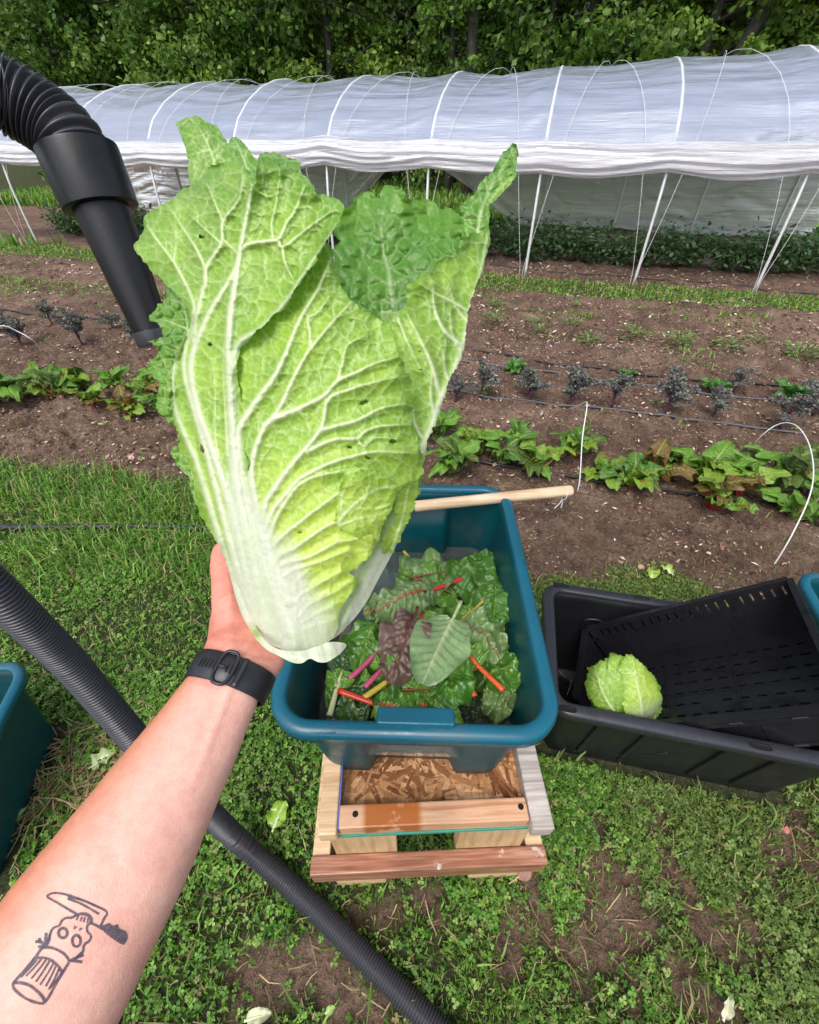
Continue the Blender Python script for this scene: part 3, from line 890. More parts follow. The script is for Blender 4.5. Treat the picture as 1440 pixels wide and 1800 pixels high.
M['cabbage_gloss'] = leaf_material('cabbage_leaf_glossy', .36, .18, 240, .14, .35, .5, coat=.1)
def px_leaf(name, parent, outline, depth, veins, res=2.7, ruff=(2.0, 16), cell=30, blister=1.9, net=1.5, vh=.62, white=None, tone=None,
            vein_gain=1.0, adaxial=False, seed=1, holes=(), vc=None, wavy=0.0, edge=6.0, D0=CD, mat='cabbage', quilt=0.0, curl=0.0):
    S = D0 / FPX
    o = spline(outline, max(int(.5 * sum(np.hypot(*(np.array(a) - np.array(b))) for a, b in zip(outline, outline[1:] + outline[:1]))), 80), True)
    L = np.arange(len(o)) * 2.0
    t = np.roll(o, -1, 0) - np.roll(o, 1, 0); t /= np.linalg.norm(t, axis=1)[:, None] + 1e-9
    nr = np.stack([t[:, 1], -t[:, 0]], 1)
    rf = ruff[0] * (1.6 * vnoise(L / ruff[1], L * 0, seed) + 1.2 * vnoise(L / (ruff[1] * .37), L * 0 + 5, seed + 1) + .9 * vnoise(L / (ruff[1] * .16), L * 0 + 9, seed + 2))
    if white is not None: rf = rf * (1 - np.clip(white(o[:, 0], o[:, 1]), 0, 1)) ** 1.5
    o = o + nr * rf[:, None]
    lo, hi = o.min(0) - res, o.max(0) + res
    gx_ = np.arange(lo[0], hi[0] + res, res); gy_ = np.arange(lo[1], hi[1] + res, res)
    X, Y = np.meshgrid(gx_, gy_); nX = len(gx_)
    cx, cy = (X[:-1, :-1] + res / 2), (Y[:-1, :-1] + res / 2)
    keep = inside_poly(cx, cy, o)
    for hx_, hy_, ra, rb, an in holes:
        q = rot2(-an) @ np.stack([(cx - hx_).ravel(), (cy - hy_).ravel()]); keep &= ((q[0] / ra) ** 2 + (q[1] / rb) ** 2 > 1).reshape(cx.shape)
    jj, ii_ = np.nonzero(keep); b = jj * nX + ii_
    F = np.stack([b, b + nX, b + nX + 1, b + 1], 1)
    cnt = np.bincount(F.ravel(), minlength=X.size)
    px, py = X.ravel().copy(), Y.ravel().copy()
    bd = np.nonzero((cnt > 0) & (cnt < 4))[0]
    od = spline(np.vstack([o]), len(o) * 3, True)
    near, dist = near_poly(px[bd], py[bd], od)
    ok = dist < res * 1.3
    px[bd[ok]] = near[ok, 0]; py[bd[ok]] = near[ok, 1]
    used = np.nonzero(cnt > 0)[0]; remap = np.full(X.size, -1); remap[used] = np.arange(len(used))
    F = remap[F]; px, py = px[used], py[used]
    vh_, vm = vein_field(px, py, veins)
    bh = np.zeros(len(px))
    if quilt:
        for pts, w0, w1 in veins:
            if w0 < 2.4: continue
            p = spline(pts, 170); lo_, hi_ = p.min(0) - 60, p.max(0) + 60
            k = np.nonzero((px > lo_[0]) & (px < hi_[0]) & (py > lo_[1]) & (py < hi_[1]))[0]
            if not len(k): continue
            dd = np.sqrt(((px[k, None] - p[None, :, 0]) ** 2 + (py[k, None] - p[None, :, 1]) ** 2).min(1))
            bh[k] = np.maximum(bh[k], np.exp(-(dd / (9 + w0 * .9)) ** 1.3) * min(1, .35 + w0 / 8))
    tert = branch_veins(veins, 26, 44, seed)
    th, tm = vein_field(px, py, tert)
    # fine reticulation between the veins
    wx = px + 7 * vnoise(px / 24, py / 24, seed + 7); wy = py + 7 * vnoise(px / 24 + 9, py / 24, seed + 8)
    e1, f1 = voronoi_edge(wx, wy, cell, seed)
    e2, g1 = voronoi_edge(wx + 3, wy, cell * .42, seed + 3)
    n1 = np.exp(-(e1 / .085) ** 2); n2 = np.exp(-(e2 / .13) ** 2)
    _, de = near_poly(px, py, od[::3])
    flat = np.zeros(len(px)) if white is None else np.clip(white(px, py), 0, 1)
    sg = 1.0
    relief = vh_ * vh + th * vh * 1.0 + (1 - flat) * net * (.75 * n1 + .28 * n2)
    puff = (1 - flat) * blister * (np.clip(e1, 0, .8) * 2.2 + np.clip(e2, 0, .6) * .6)
    puff = puff + (1 - flat) * 1.6 * blister * fbm(px / 46, py / 46, seed + 11, 3)
    if adaxial:
        relief = -relief * .7; puff = puff * 1.5
    else:
        puff = -puff * .55
    ribs = flat * 1.5 * (fbm(px / 9 - py / 40, py / 160, seed + 61, 3) + .35 * np.sin(px / 4.5 - py / 22 + 3 * vnoise(px / 30, py / 60, seed + 62)))
    z = depth(px, py) + S * (relief * (1 - .35 * flat) + puff + ribs)
    z = z + S * quilt * (bh - .4) * (1 - flat)
    if curl:
        z = z + S * curl * np.exp(-de / 17) * 2 * vnoise(px / 34 + 5, py / 34, seed + 51) * (1 - flat)
    if wavy:
        z = z + S * wavy * np.exp(-de / 26) * (np.sin(px / 11 + 4 * vnoise(px / 40, py / 40, seed + 21)) + np.sin(py / 13 + 5 * vnoise(py / 30, px / 50, seed + 22)))
    V = P(px, py, D0 - z)
    # pigments
    tn = np.full(len(px), .5) if tone is None else np.clip(tone(px, py), -.5, 2)
    tn = tn + .20 * fbm(px / 60, py / 60, seed + 31, 3)
    stops = np.array([DEEP, DARK, MID, LIGHT, YELLOW])
    q = np.clip(tn, 0, 1) * 4; k = np.clip(q.astype(int), 0, 3); fr = (q - k)[:, None]
    c = stops[k] * (1 - fr) + stops[k + 1] * fr
    c = c * (1 + .10 * vnoise(px / 5, py / 5, seed + 33))[:, None]
    vcol = VEINC if vc is None else vc
    fine = np.clip(.50 * n1 + .30 * n2, 0, 1) * (1 - flat) * (.55 if adaxial else 1.0) * vein_gain * np.clip(net, 0, 1)
    c = c * (1 - .13 * np.clip(e2, 0, 1) * (1 - flat))[:, None]
    c = c * (1 - fine[:, None] * .64) + vcol * fine[:, None] * .64
    big = np.clip(np.maximum(vm, tm * .8) * vein_gain, 0, 1)
    wfac = np.clip(vh_ / 7, 0, 1)[:, None]
    c = c * (1 - big[:, None]) + (vcol * (1 - wfac) + VEINW * wfac) * big[:, None]
    eg = np.exp(-de / edge)[:, None] * .45 * (1 - flat[:, None])
    c = c * (1 - eg) + srgb(84, 136, 34) * eg
    wc = WHITE * (.93 + .10 * fbm(px / 5 - py / 26, py / 70, seed + 41, 3) + .05 * vm)[:, None] * (1 - (.10 * np.clip(.5 + fbm(px / 26, py / 60, seed + 43, 2), 0, 1))[:, None] * np.array([1, .4, 1.6]))
    c = c * (1 - flat[:, None]) + wc * flat[:, None]
    me = mesh_np(name, V, F, c, True, [M[mat]])
    return link(name, me, parent)

cab = thing('napa_cabbage', 'large leafy napa cabbage with white ribs held up in the hand', 'cabbage', (0, 0, 0))

# --- front left leaf, fanned out at the top
vA = [([(470, 1130), (447, 1000), (425, 900), (415, 820), (409, 722), (404, 656), (403, 589), (408, 533), (424, 431), (436, 370), (444, 326), (451, 280)], 15, 2.6),
      ([(408, 650), (420, 605), (455, 580), (500, 535), (523, 500), (545, 465), (575, 420), (592, 392)], 7.5, 1.6),
      ([(425, 437), (442, 428), (477, 423), (491, 419), (503, 393), (520, 367), (535, 326)], 4.6, 1.5),
      ([(489, 420), (497, 434), (530, 410), (564, 384), (590, 368)], 3.4, 1.3), ([(497, 434), (500, 457), (517, 495)], 3.0, 1.3),
      ([(480, 421), (478, 390), (486, 355), (492, 300)], 2.6, 1.0), ([(445, 330), (470, 345), (490, 340)], 2.4, 1),
      ([(455, 1095), (432, 1000), (408, 900), (382, 818), (351, 733), (336, 667), (338, 622), (360, 567), (382, 527), (402, 495), (418, 465)], 11, 4.5),
      ([(437, 1095), (410, 1020), (375, 910), (347, 818), (322, 760), (307, 715), (304, 660), (315, 611), (334, 573), (340, 545)], 7, 3.5),
      ([(445, 1090), (420, 1010), (390, 900), (364, 800), (338, 711), (324, 656), (325, 616), (338, 580), (342, 544), (331, 509), (305, 460), (281, 428), (258, 396)], 8, 2.0),
      ([(340, 600), (343, 570), (356, 513), (361, 501), (363, 469), (389, 428), (392, 390), (421, 349), (427, 308)], 5, 1.5),
      ([(362, 475), (345, 437), (322, 402), (305, 375), (293, 358)], 3.4, 1.2), ([(392, 390), (375, 349), (363, 320)], 2.8, 1.1), ([(389, 428), (354, 396), (334, 378)], 2.8, 1.1),
      ([(392, 420), (412, 440), (424, 450)], 2.6, 1.8), ([(305, 460), (310, 420), (300, 390)], 2.4, 1.0), ([(400, 800), (396, 720), (392, 650), (394, 600)], 3.2, 1.2),
      ([(390, 840), (378, 760), (378, 690), (372, 630)], 3, 1.0)]
oA = [(441, 1107), (416, 1056), (397, 985), (371, 937), (345, 880), (334, 825), (319, 793), (309, 756), (303, 707), (302, 665), (306, 633), (320, 598), (336, 562), (319, 527), (293, 501), (264, 469),
      (238, 442), (242, 420), (252, 402), (255, 381), (290, 355), (331, 329), (355, 314), (362, 302), (383, 288), (407, 281), (427, 286), (438, 312), (446, 334), (451, 300), (456, 280), (471, 278), (491, 293), (523, 305),
      (541, 323), (556, 340), (590, 348), (604, 367), (597, 390), (580, 408), (559, 453), (525, 500), (507, 533), (477, 560), (436, 598), (418, 640), (424, 700), (430, 780), (446, 870), (474, 960), (508, 1050), (535, 1125), (490, 1132)]
def pet(px, py, wl=1.0):
    """white petiole spreading towards the base"""
    xm = np.interp(py, [560, 700, 820, 900, 1000, 1130], [403, 408, 415, 428, 466, 520])
    hw = np.interp(py, [560, 700, 820, 900, 960, 1050, 1130], [3, 6, 15, 28, 44, 70, 92]) * wl
    return .95 * sstep(1.55, .45, np.abs(px - xm) / hw) * sstep(640, 930, py)
def wA(px, py):
    return np.maximum(pet(px, py), .92 * sstep(900, 1070, py + .25 * (px - 420)))
def dA(px, py):
    return barrel(px, py) + .0004 + .0008 * sstep(960, 760, py) + .0016 * sstep(720, 560, py) + .009 * sstep(560, 300, py) * (.4 + .6 * sstep(300, 560, px)) + .005 * np.sin(px / 38 + py / 90) * sstep(520, 330, py)
_dA0 = dA
def dA(px, py):
    xr = np.interp(py, [600, 640, 700, 780, 870, 960, 1050, 1125], [436, 418, 424, 430, 446, 474, 508, 535])
    return _dA0(px, py) - .0042 * sstep(-30, -3, px - xr) * sstep(610, 670, py)
def tA(px, py):
    return .66 + .10 * sstep(500, 900, py) - .14 * sstep(400, 290, py) - .16 * sstep(520, 600, px)
HOLES = [(369, 605, 4, 3, .2), (355, 789, 3, 7, -.35), (354, 416, 5, 3.5, .3), (409, 374, 2.5, 2, 0)]
px_leaf('leaf', cab, oA, dA, vA, white=wA, tone=tA, seed=3, holes=HOLES, cell=31, res=2.4, ruff=(3.0, 20), wavy=1.6, quilt=10.5, curl=14.0, edge=13)

# --- front right leaf wrapping round the head
vB = [([(520, 1130), (480, 1040), (450, 960), (425, 860), (418, 767), (436, 727), (462, 689), (484, 660), (507, 611), (529, 558), (556, 513), (583, 452)], 11, 2.2),
      ([(500, 1060), (465, 960), (448, 880), (443, 818), (462, 756), (489, 722), (513, 671), (533, 633), (551, 607), (586, 565), (616, 532)], 9, 1.7),
      ([(466, 748), (484, 735), (533, 715), (572, 694), (593, 670), (626, 655), (659, 639), (699, 628)], 6.5, 1.6),
      ([(593, 670), (602, 640), (606, 620), (613, 605), (640, 590)], 3.6, 1.3), ([(546, 607), (545, 580), (541, 560), (560, 548), (580, 520)], 3.4, 1.2),
      ([(500, 1060), (462, 950), (466, 890), (480, 863), (512, 818), (546, 779), (567, 747), (578, 702), (617, 684), (665, 670), (699, 662)], 9, 1.5),
      ([(565, 757), (595, 748), (628, 739), (670, 718), (712, 710)], 5, 1.4), ([(540, 794), (586, 773), (628, 771), (640, 760), (665, 750), (719, 746)], 4.6, 1.3),
      ([(505, 1060), (466, 960), (476, 905), (501, 871), (527, 842), (572, 818), (628, 800), (665, 794), (733, 797)], 8, 1.4),
      ([(628, 771), (640, 785), (660, 770), (700, 772)], 2.6, 1), ([(510, 1060), (470, 979), (480, 925), (512, 868), (544, 842), (607, 826)], 6.5, 1.6),
      ([(512, 1060), (472, 985), (492, 947), (544, 905), (591, 870), (640, 838)], 6, 1.5), ([(514, 1060), (484, 990), (524, 960), (575, 925), (639, 900), (682, 890)], 5.5, 1.5),
      ([(516, 1060), (490, 1000), (544, 979), (591, 955), (640, 945)], 4.6, 1.3), ([(518, 1060), (492, 1026), (512, 1004), (560, 988), (612, 968)], 4.2, 1.2),
      ([(520, 1090), (518, 1040), (524, 1020), (545, 1000)], 3.6, 1.2), ([(520, 1080), (526, 1049), (556, 1030), (600, 1004)], 3.2, 1.1), ([(525, 1085), (545, 1062), (590, 1040), (618, 1022)], 3, 1.0),
      ([(530, 1095), (555, 1080), (595, 1060)], 2.6, 1.0), ([(535, 1105), (560, 1098), (592, 1088)], 2.4, 1.0), ([(500, 700), (512, 720), (540, 730)], 2.4, 1.0), ([(440, 850), (448, 800), (455, 770), (452, 730)], 3, 1.2)]
oB = [(446, 1100), (480, 1135), (530, 1142), (575, 1130), (593, 1105), (598, 1072), (616, 1046), (632, 1018), (612, 1006), (642, 986), (662, 950), (680, 905), (698, 866), (716, 853), (733, 846), (745, 823), (738, 789), (731, 757),
      (723, 731), (729, 684), (714, 652), (704, 625), (697, 600), (683, 569), (665, 560), (638, 544), (617, 530), (600, 502), (588, 468), (584, 437), (572, 425), (545, 440), (500, 480), (440, 540), (405, 600), (392, 700), (392, 850), (412, 1000)]
def wB(px, py):
    w = pet(px, py, 1.05)
    w2 = .95 * sstep(1.6, .4, np.abs(px - np.interp(py, [960, 1130], [500, 535])) / np.interp(py, [900, 960, 1050, 1100, 1140], [8, 20, 34, 50, 84])) * sstep(900, 1010, py)
    return np.maximum(w, np.maximum(w2, sstep(1092, 1128, py - .25 * (px - 540))))
def dB(px, py):
    r = barrel(px, py)
    return r - .0006 - .0008 * sstep(900, 700, py) - .003 * sstep(640, 520, py) - .003 * sstep(600, 450, py)
def tB(px, py):
    return .68 + .30 * sstep(740, 980, py) + .05 * sstep(520, 700, px) - .06 * sstep(620, 500, py)
HB = [(640, 707, 8, 4, -.4), (738, 697, 4, 3, 0), (614, 786, 5, 3, .3), (646, 805, 6, 3, .4), (618, 563, 4, 2.4, -.5), (527, 936, 3, 2, 0), (690, 776, 6, 4, .2)]
px_leaf('leaf', cab, oB, dB, vB, white=wB, tone=tB, seed=9, holes=HB, cell=27, res=2.4, ruff=(2.6, 15), wavy=1.2, quilt=10.5, curl=9.0)

# --- right outer leaf
vE = [([(590, 1118), (640, 1050), (690, 930), (735, 820), (772, 715), (800, 650), (817, 600), (826, 545), (845, 480), (858, 410)], 13, 2.5)] + \
     auto_veins([(690, 930), (735, 820), (772, 715), (800, 650), (817, 600), (826, 545), (845, 480)], 7, lambda f: 95 - 30 * f, 38, 46, 5, 1.4, 4) + \
     [([(775, 699), (760, 644), (744, 607), (717, 554)], 5, 1.6), ([(812, 608), (783, 583), (768, 554), (762, 528), (763, 498)], 4.6, 1.5), ([(824, 548), (795, 530), (768, 517), (740, 500)], 4, 1.4), ([(700, 560), (716, 600), (740, 650)], 3, 1.5)]
oE = [(683, 568), (698, 549), (716, 530), (712, 513), (719, 501), (738, 487), (742, 477), (755, 481), (768, 467), (784, 452), (797, 449), (812, 439), (816, 421), (834, 412), (850, 402), (861, 388), (862, 415), (858, 441), (850, 470), (838, 500),
      (825, 547), (819, 600), (807, 639), (790, 664), (783, 691), (773, 726), (762, 757), (752, 780), (746, 812), (738, 850), (718, 910), (691, 970), (666, 1017), (640, 1065), (607, 1104), (575, 1126), (560, 1090), (600, 1000), (640, 900), (680, 780), (680, 660)]
def wE(px, py):
    return sstep(880, 990, py) * (1 - .65 * sstep(.5, 1, np.exp(-((px - np.interp(py, [880, 1100], [690, 600])) / 14) ** 2)))
def dE(px, py):
    return barrel(px, py, .50) - .014 - .012 * sstep(700, 480, py) + .012 * sstep(560, 470, py) * sstep(780, 720, px)
def tE(px, py): return .64 - .10 * sstep(500, 420, py)
px_leaf('leaf', cab, oE, dE, vE, white=wE, tone=tE, seed=15, cell=30, ruff=(2.8, 17), wavy=1.5, quilt=10.0, curl=8.0, holes=[(738, 617, 3, 2, 0), (740, 650, 3, 2, .3)])
# its upper end turns its face inwards: dark crinkled blade
oE2 = [(903, 251), (896, 257), (880, 275), (869, 296), (850, 317), (832, 341), (813, 359), (809, 378), (813, 399), (806, 440), (800, 480), (835, 480), (855, 440), (860, 400), (862, 367), (861, 351), (869, 341), (882, 318), (895, 313), (908, 306), (906, 294), (909, 280), (912, 266)]
def dE2(px, py): return -.022 + .06 * CS * 20 * np.sin(px / 30) - .010 * sstep(450, 260, py) + .10 * CS * np.maximum(855 - (py - 250) * .10 - px, -60) * .8
px_leaf('leaf', cab, oE2, dE2, [([(830, 470), (838, 420), (845, 375), (865, 325), (890, 285), (904, 254)], 4, 1.5)] + auto_veins([(830, 470), (838, 420), (845, 375), (865, 325), (890, 285)], 7, 40, 50, 40, 2.4, 1, 6),
        tone=lambda px, py: .24 + .06 * sstep(330, 400, py), seed=21, cell=20, blister=2.6, net=1.0, adaxial=True, mat='cabbage_gloss', ruff=(2.2, 13), wavy=1.8, vein_gain=.55)
oE3 = [(884, 316), (896, 311), (909, 304), (896, 326), (878, 345), (866, 356), (858, 356), (866, 340)]
px_leaf('leaf', cab, oE3, lambda px, py: dE2(px, py) + .008, [([(862, 352), (880, 330), (905, 307)], 2, 1)], tone=lambda px, py: .46 + 0 * px, seed=23, cell=18, ruff=(1.5, 12))

# --- dark inner leaf seen on its upper face
oD = [(594, 394), (604, 366), (615, 361), (623, 346), (642, 336), (658, 340), (667, 348), (673, 333), (682, 325), (700, 326), (713, 338), (724, 352), (739, 346), (761, 353), (771, 367), (790, 365), (808, 376), (815, 396), (832, 430), (825, 500), (790, 570), (740, 630), (690, 650), (640, 610),
      (600, 540), (588, 470), (586, 438), (600, 423), (588, 410)]
mD = [(700, 640), (697, 590), (694, 555), (687, 515), (684, 481), (676, 449), (672, 425), (671, 388), (680, 345)]
vD = [(mD, 6, 1.6)] + auto_veins(mD[1:], 6, lambda f: 100 - 35 * f, 60, 40, 3.4, 1.2, 8)
def dD(px, py):
    q = (px - 700) / 130
    return -.050 - .022 * (1 - q * q) - .020 * sstep(560, 330, py) + .012 * np.sin(px / 21 + py / 60) * sstep(460, 350, py)
px_leaf('leaf', cab, oD, dD, vD, tone=lambda px, py: .20 + .12 * sstep(420, 360, py) + .05 * sstep(500, 560, py), seed=27, cell=25, blister=3.4, net=1.2, adaxial=True, mat='cabbage_gloss', ruff=(2.4, 15), wavy=1.6, vein_gain=.42, vc=srgb(150, 180, 100))

# --- leaf tip rising behind on the left
oC = [(309, 215), (319, 213), (331, 205), (351, 206), (377, 221), (389, 235), (400, 252), (403, 243), (409, 238), (424, 247), (439, 267), (449, 287), (448, 337), (430, 420), (385, 450), (345, 400), (336, 330), (329, 278), (322, 247)]
vC = [([(395, 440), (385, 360), (377, 290), (367, 256), (350, 225)], 4, 1.4), ([(372, 270), (396, 250)], 2.2, 1), ([(369, 262), (340, 270), (330, 274)], 2.4, 1), ([(376, 285), (392, 262), (398, 255)], 2.4, 1), ([(362, 250), (372, 228)], 2, 1), ([(440, 330), (432, 290), (420, 260), (409, 240)], 3, 1.2)]
px_leaf('leaf', cab, oC, lambda px, py: -.004 - .010 * sstep(300, 210, py) + .016 * sstep(400, 445, px), vC, tone=lambda px, py: .47 - .08 * sstep(400, 430, px) + 0 * px, seed=33, cell=26, ruff=(2.4, 15), wavy=1.5, quilt=6.0, curl=8.0, edge=12)
oH = [(446, 300), (455, 276), (472, 268), (500, 274), (528, 288), (533, 305), (552, 330), (566, 420), (570, 560), (550, 680), (510, 680), (480, 560), (450, 420), (440, 360)]
px_leaf('leaf', cab, oH, lambda px, py: -.045 + .030 * sstep(420, 640, py), auto_veins([(525, 660), (505, 450), (498, 280)], 6, 50, w0=2.2), tone=lambda px, py: .26 + 0 * px, seed=35, cell=20, blister=1.3, adaxial=True, ruff=(3, 14), vein_gain=.5)

# --- curly outer leaves on the left
oF = [(300, 506), (292, 513), (291, 527), (277, 533), (273, 547), (266, 558), (273, 569), (284, 578), (287, 593), (274, 597), (260, 600), (276, 609), (276, 624), (262, 634), (259, 643), (264, 656), (276, 667), (281, 678), (274, 691), (277, 720), (289, 731), (304, 747), (330, 760), (350, 700), (360, 600), (350, 530), (325, 508)]
px_leaf('leaf', cab, oF, lambda px, py: -.018 + .35 * CS * (px - 300) * .6 + 0 * py, [([(350, 750), (335, 660), (330, 580), (320, 520)], 4, 1.5)] + [([(332, 540 + 40 * k), (300, 540 + 40 * k - 14), (272, 540 + 40 * k - 20)], 2.6, 1) for k in range(5)],
        tone=lambda px, py: .34 + .10 * sstep(600, 700, py), seed=39, cell=17, blister=3.0, adaxial=True, ruff=(3.0, 14), wavy=2.2, vein_gain=.6)
oF2 = [(300, 790), (314, 783), (340, 796), (372, 880), (402, 955), (385, 948), (366, 925), (348, 892), (335, 862), (334, 842), (322, 830), (307, 812)]
px_leaf('leaf', cab, oF2, lambda px, py: -.012 + 0 * px, [([(400, 950), (370, 900), (345, 850), (330, 800)], 3.5, 1.5)], tone=lambda px, py: .42 + 0 * px, seed=43, cell=17, adaxial=True, ruff=(2, 12))

# --- small ragged inner leaves low on the right
oI = [(604, 832), (622, 821), (645, 826), (668, 829), (690, 848), (700, 857), (692, 884), (680, 910), (671, 932), (662, 953), (652, 942), (630, 946), (600, 930), (588, 905), (596, 865)]
vI = [([(590, 925), (620, 890), (660, 862), (695, 855)], 3.6, 1.4), ([(595, 925), (630, 912), (670, 905)], 3, 1.2), ([(600, 900), (602, 870), (622, 835)], 2.6, 1.2), ([(640, 880), (650, 850), (648, 832)], 2.2, 1)]
px_leaf('leaf', cab, oI, lambda px, py: dB(px, py) + .0045 + .004 * sstep(880, 830, py), vI, tone=lambda px, py: .84 + 0 * px, seed=47, cell=22, res=2.2, ruff=(3.2, 13), wavy=2.6)
oG = [(692, 858), (705, 850), (722, 846), (736, 850), (735, 868), (727, 890), (722, 910), (708, 936), (700, 955), (689, 974), (672, 967), (679, 942), (692, 916), (695, 893), (688, 873)]
px_leaf('leaf', cab, oG, lambda px, py: dE(px, py) + .014, [([(690, 965), (708, 910), (718, 855)], 3, 1.2)], tone=lambda px, py: .80 + 0 * px, seed=51, cell=15, res=2.2, ruff=(4.5, 11), wavy=3.2, blister=1.4)
# --- trimmed outer leaf bases flaring at the foot
oJ = [(441, 1108), (446, 1118), (456, 1130), (470, 1143), (490, 1153), (512, 1164), (530, 1166), (545, 1158), (560, 1164), (574, 1164), (587, 1157), (600, 1147), (609, 1134), (598, 1129), (578, 1129), (556, 1137), (524, 1145), (492, 1142), (468, 1128), (454, 1110), (447, 1100)]
px_leaf('trimmed_leaf_base', cab, oJ, lambda px, py: .020 + .55 * CS * np.sqrt(np.clip(90 ** 2 - (px - 525) ** 2, 0, None)) + .004 * sstep(1130, 1160, py) - .014 * sstep(1125, 1100, py), [], white=lambda px, py: .97 - .75 * np.exp(-(((px - 452) / 16) ** 2 + ((py - 1112) / 14) ** 2)) + 0 * px,
        tone=lambda px, py: .7 + 0 * px, seed=55, cell=20, res=2.2, ruff=(2.6, 9), wavy=1.5)

# --- leaves closing the head on the far side, and the packed heart
def back_leaf(x0, x1, yt, yb, kk, off, seed, tone):
    o = []
    for f in np.linspace(0, 1, 12): o.append((x0 + (x1 - x0) * f, yt + 30 * math.sin(f * 9 + seed) + 60 * (2 * f - 1) ** 2))
    for f in np.linspace(0, 1, 9)[1:]: o.append((x1 + (555 - x1) * f ** 1.6, yt + 60 + (yb - yt - 60) * f))
    for f in np.linspace(1, 0, 9)[1:-1]: o.append((x0 + (505 - x0) * f ** 1.6, yt + 60 + (yb - yt - 60) * f))
    mid = [(528, yb - 10), (545, 900), (560, 700), ((x0 + x1) / 2, yt + 20)]
    px_leaf('leaf', cab, o, lambda px, py: -barrel(px, py, kk) + off, [(mid, 12, 2)] + auto_veins(mid, 7, 120, w0=4, seed=seed), tone=lambda px, py: tone + 0 * px, white=lambda px, py: sstep(900, 1050, py), seed=seed, cell=30, res=5.0, ruff=(3, 20))
back_leaf(350, 700, 480, 1130, .60, .0, 61, .5)
back_leaf(420, 745, 560, 1125, .52, .0, 63, .45)
back_leaf(370, 560, 450, 1120, .40, .0, 65, .5)
px_leaf('leaf', cab, [(430, 560), (520, 520), (600, 560), (690, 600), (715, 760), (680, 900), (600, 1060), (480, 1060), (400, 900), (370, 740), (390, 620)], lambda px, py: barrel(px, py, .25) - .012, auto_veins([(530, 1050), (545, 560)], 6, 120), tone=lambda px, py: .85 + 0 * px, seed=67, cell=30, res=6.0)
# cut stem
V, F = tube(np.stack([P(528, 1155, CD - .004), P(528, 1135, CD - .002), P(529, 1100, CD)]), [.014, .017, .019], 24)
link('stem_butt', mesh_np('stem_butt', V, F, np.broadcast_to(WHITE, (len(V), 3)), True, [M['cabbage']]), cab)
# ================================================================== the forearm and hand
def loft(sections, ns=40):
    """sections: centre, e1 (half width vector), e2 (half thickness vector)"""
    a = np.linspace(0, 2 * np.pi, ns, endpoint=False)
    V = np.vstack([c + np.cos(a)[:, None] * e1 + np.sin(a)[:, None] * e2 for c, e1, e2 in sections])
    n = len(sections); i = np.arange(n - 1)[:, None] * ns; j = np.arange(ns)[None]; k = (j + 1) % ns
    F = np.stack([i + j, i + k, i + ns + k, i + ns + j], -1).reshape(-1, 4)
    c0 = len(V); V = np.vstack([V, sections[0][0], sections[-1][0]])
    jj = np.arange(ns); kk = (jj + 1) % ns; e = (n - 1) * ns
    return V, [F, np.vstack([np.stack([np.full(ns, c0), kk, jj], 1), np.stack([np.full(ns, c0 + 1), e + jj, e + kk], 1)])]

VIEW = np.array([0, CP, -SP])
def arm_sections(rows, n=60):
    rows = np.asarray(rows, float)
    C = P(rows[:, 0], rows[:, 1], rows[:, 2])
    q = spline(np.concatenate([C, rows[:, 3:5]], 1), n)
    C, hw, hb = q[:, :3], q[:, 3], q[:, 4]
    T = unit(np.gradient(C, axis=0))
    out = []
    for c, t, w, b in zip(C, T, hw, hb):
        e2 = -(VIEW - t * np.dot(VIEW, t)); e2 /= np.linalg.norm(e2); e1 = np.cross(t, e2)
        out.append((c, e1 * w, e2 * b))
    return out
ARM = [(-150, 2200, .205, .052, .048), (-90, 2060, .222, .051, .047), (20, 1840, .250, .0500, .045), (107, 1682, .268, .0495, .042), (200, 1535, .288, .0455, .038), (275, 1410, .310, .0405, .033),
       (338, 1306, .333, .0352, .027), (384, 1228, .352, .0312, .0225), (408, 1180, .364, .0298, .0215), (434, 1142, .386, .0375, .0230), (452, 1088, .418, .0440, .0210), (476, 1008, .450, .0450, .0160), (500, 935, .468, .0415, .0120), (508, 905, .471, .036, .0095)]
mb = MB()
V, F = loft(arm_sections(ARM, 80)); mb.add(V, F)
# upper arm, out of the picture
ua = P(-150, 2200, .205)
V, F = tube(np.array([ua + [0, .03, .02], ua, ua + [-.01, -.10, .05], ua + [.0, -.24, .16], ua + [.03, -.34, .25]]), [.045, .05, .052, .056, .062], 24); mb.add(V, F)
def chain(pts, rad, n=22, ns=18):
    pts = np.asarray(pts, float); C = P(pts[:, 0], pts[:, 1], pts[:, 2])
    q = spline(np.concatenate([C, np.asarray(rad)[:, None]], 1), n)
    # rounded end
    t = unit(q[-1, :3] - q[-2, :3]); r = q[-1, 3]
    end = np.array([np.concatenate([q[-1, :3] + t * r * math.sin(a), [r * math.cos(a)]]) for a in np.linspace(.2, 1.45, 6)])
    q = np.vstack([q, end])
    V, F = tube(q[:, :3], q[:, 3], ns); mb.add(V, F)
# thumb with its fleshy root, along the left of the head
chain([(428, 1125, .395), (412, 1085, .403), (402, 1045, .402), (397, 1015, .398), (392, 990, .394), (389, 968, .390)], [.0200, .0185, .0150, .0125, .0118, .0095])
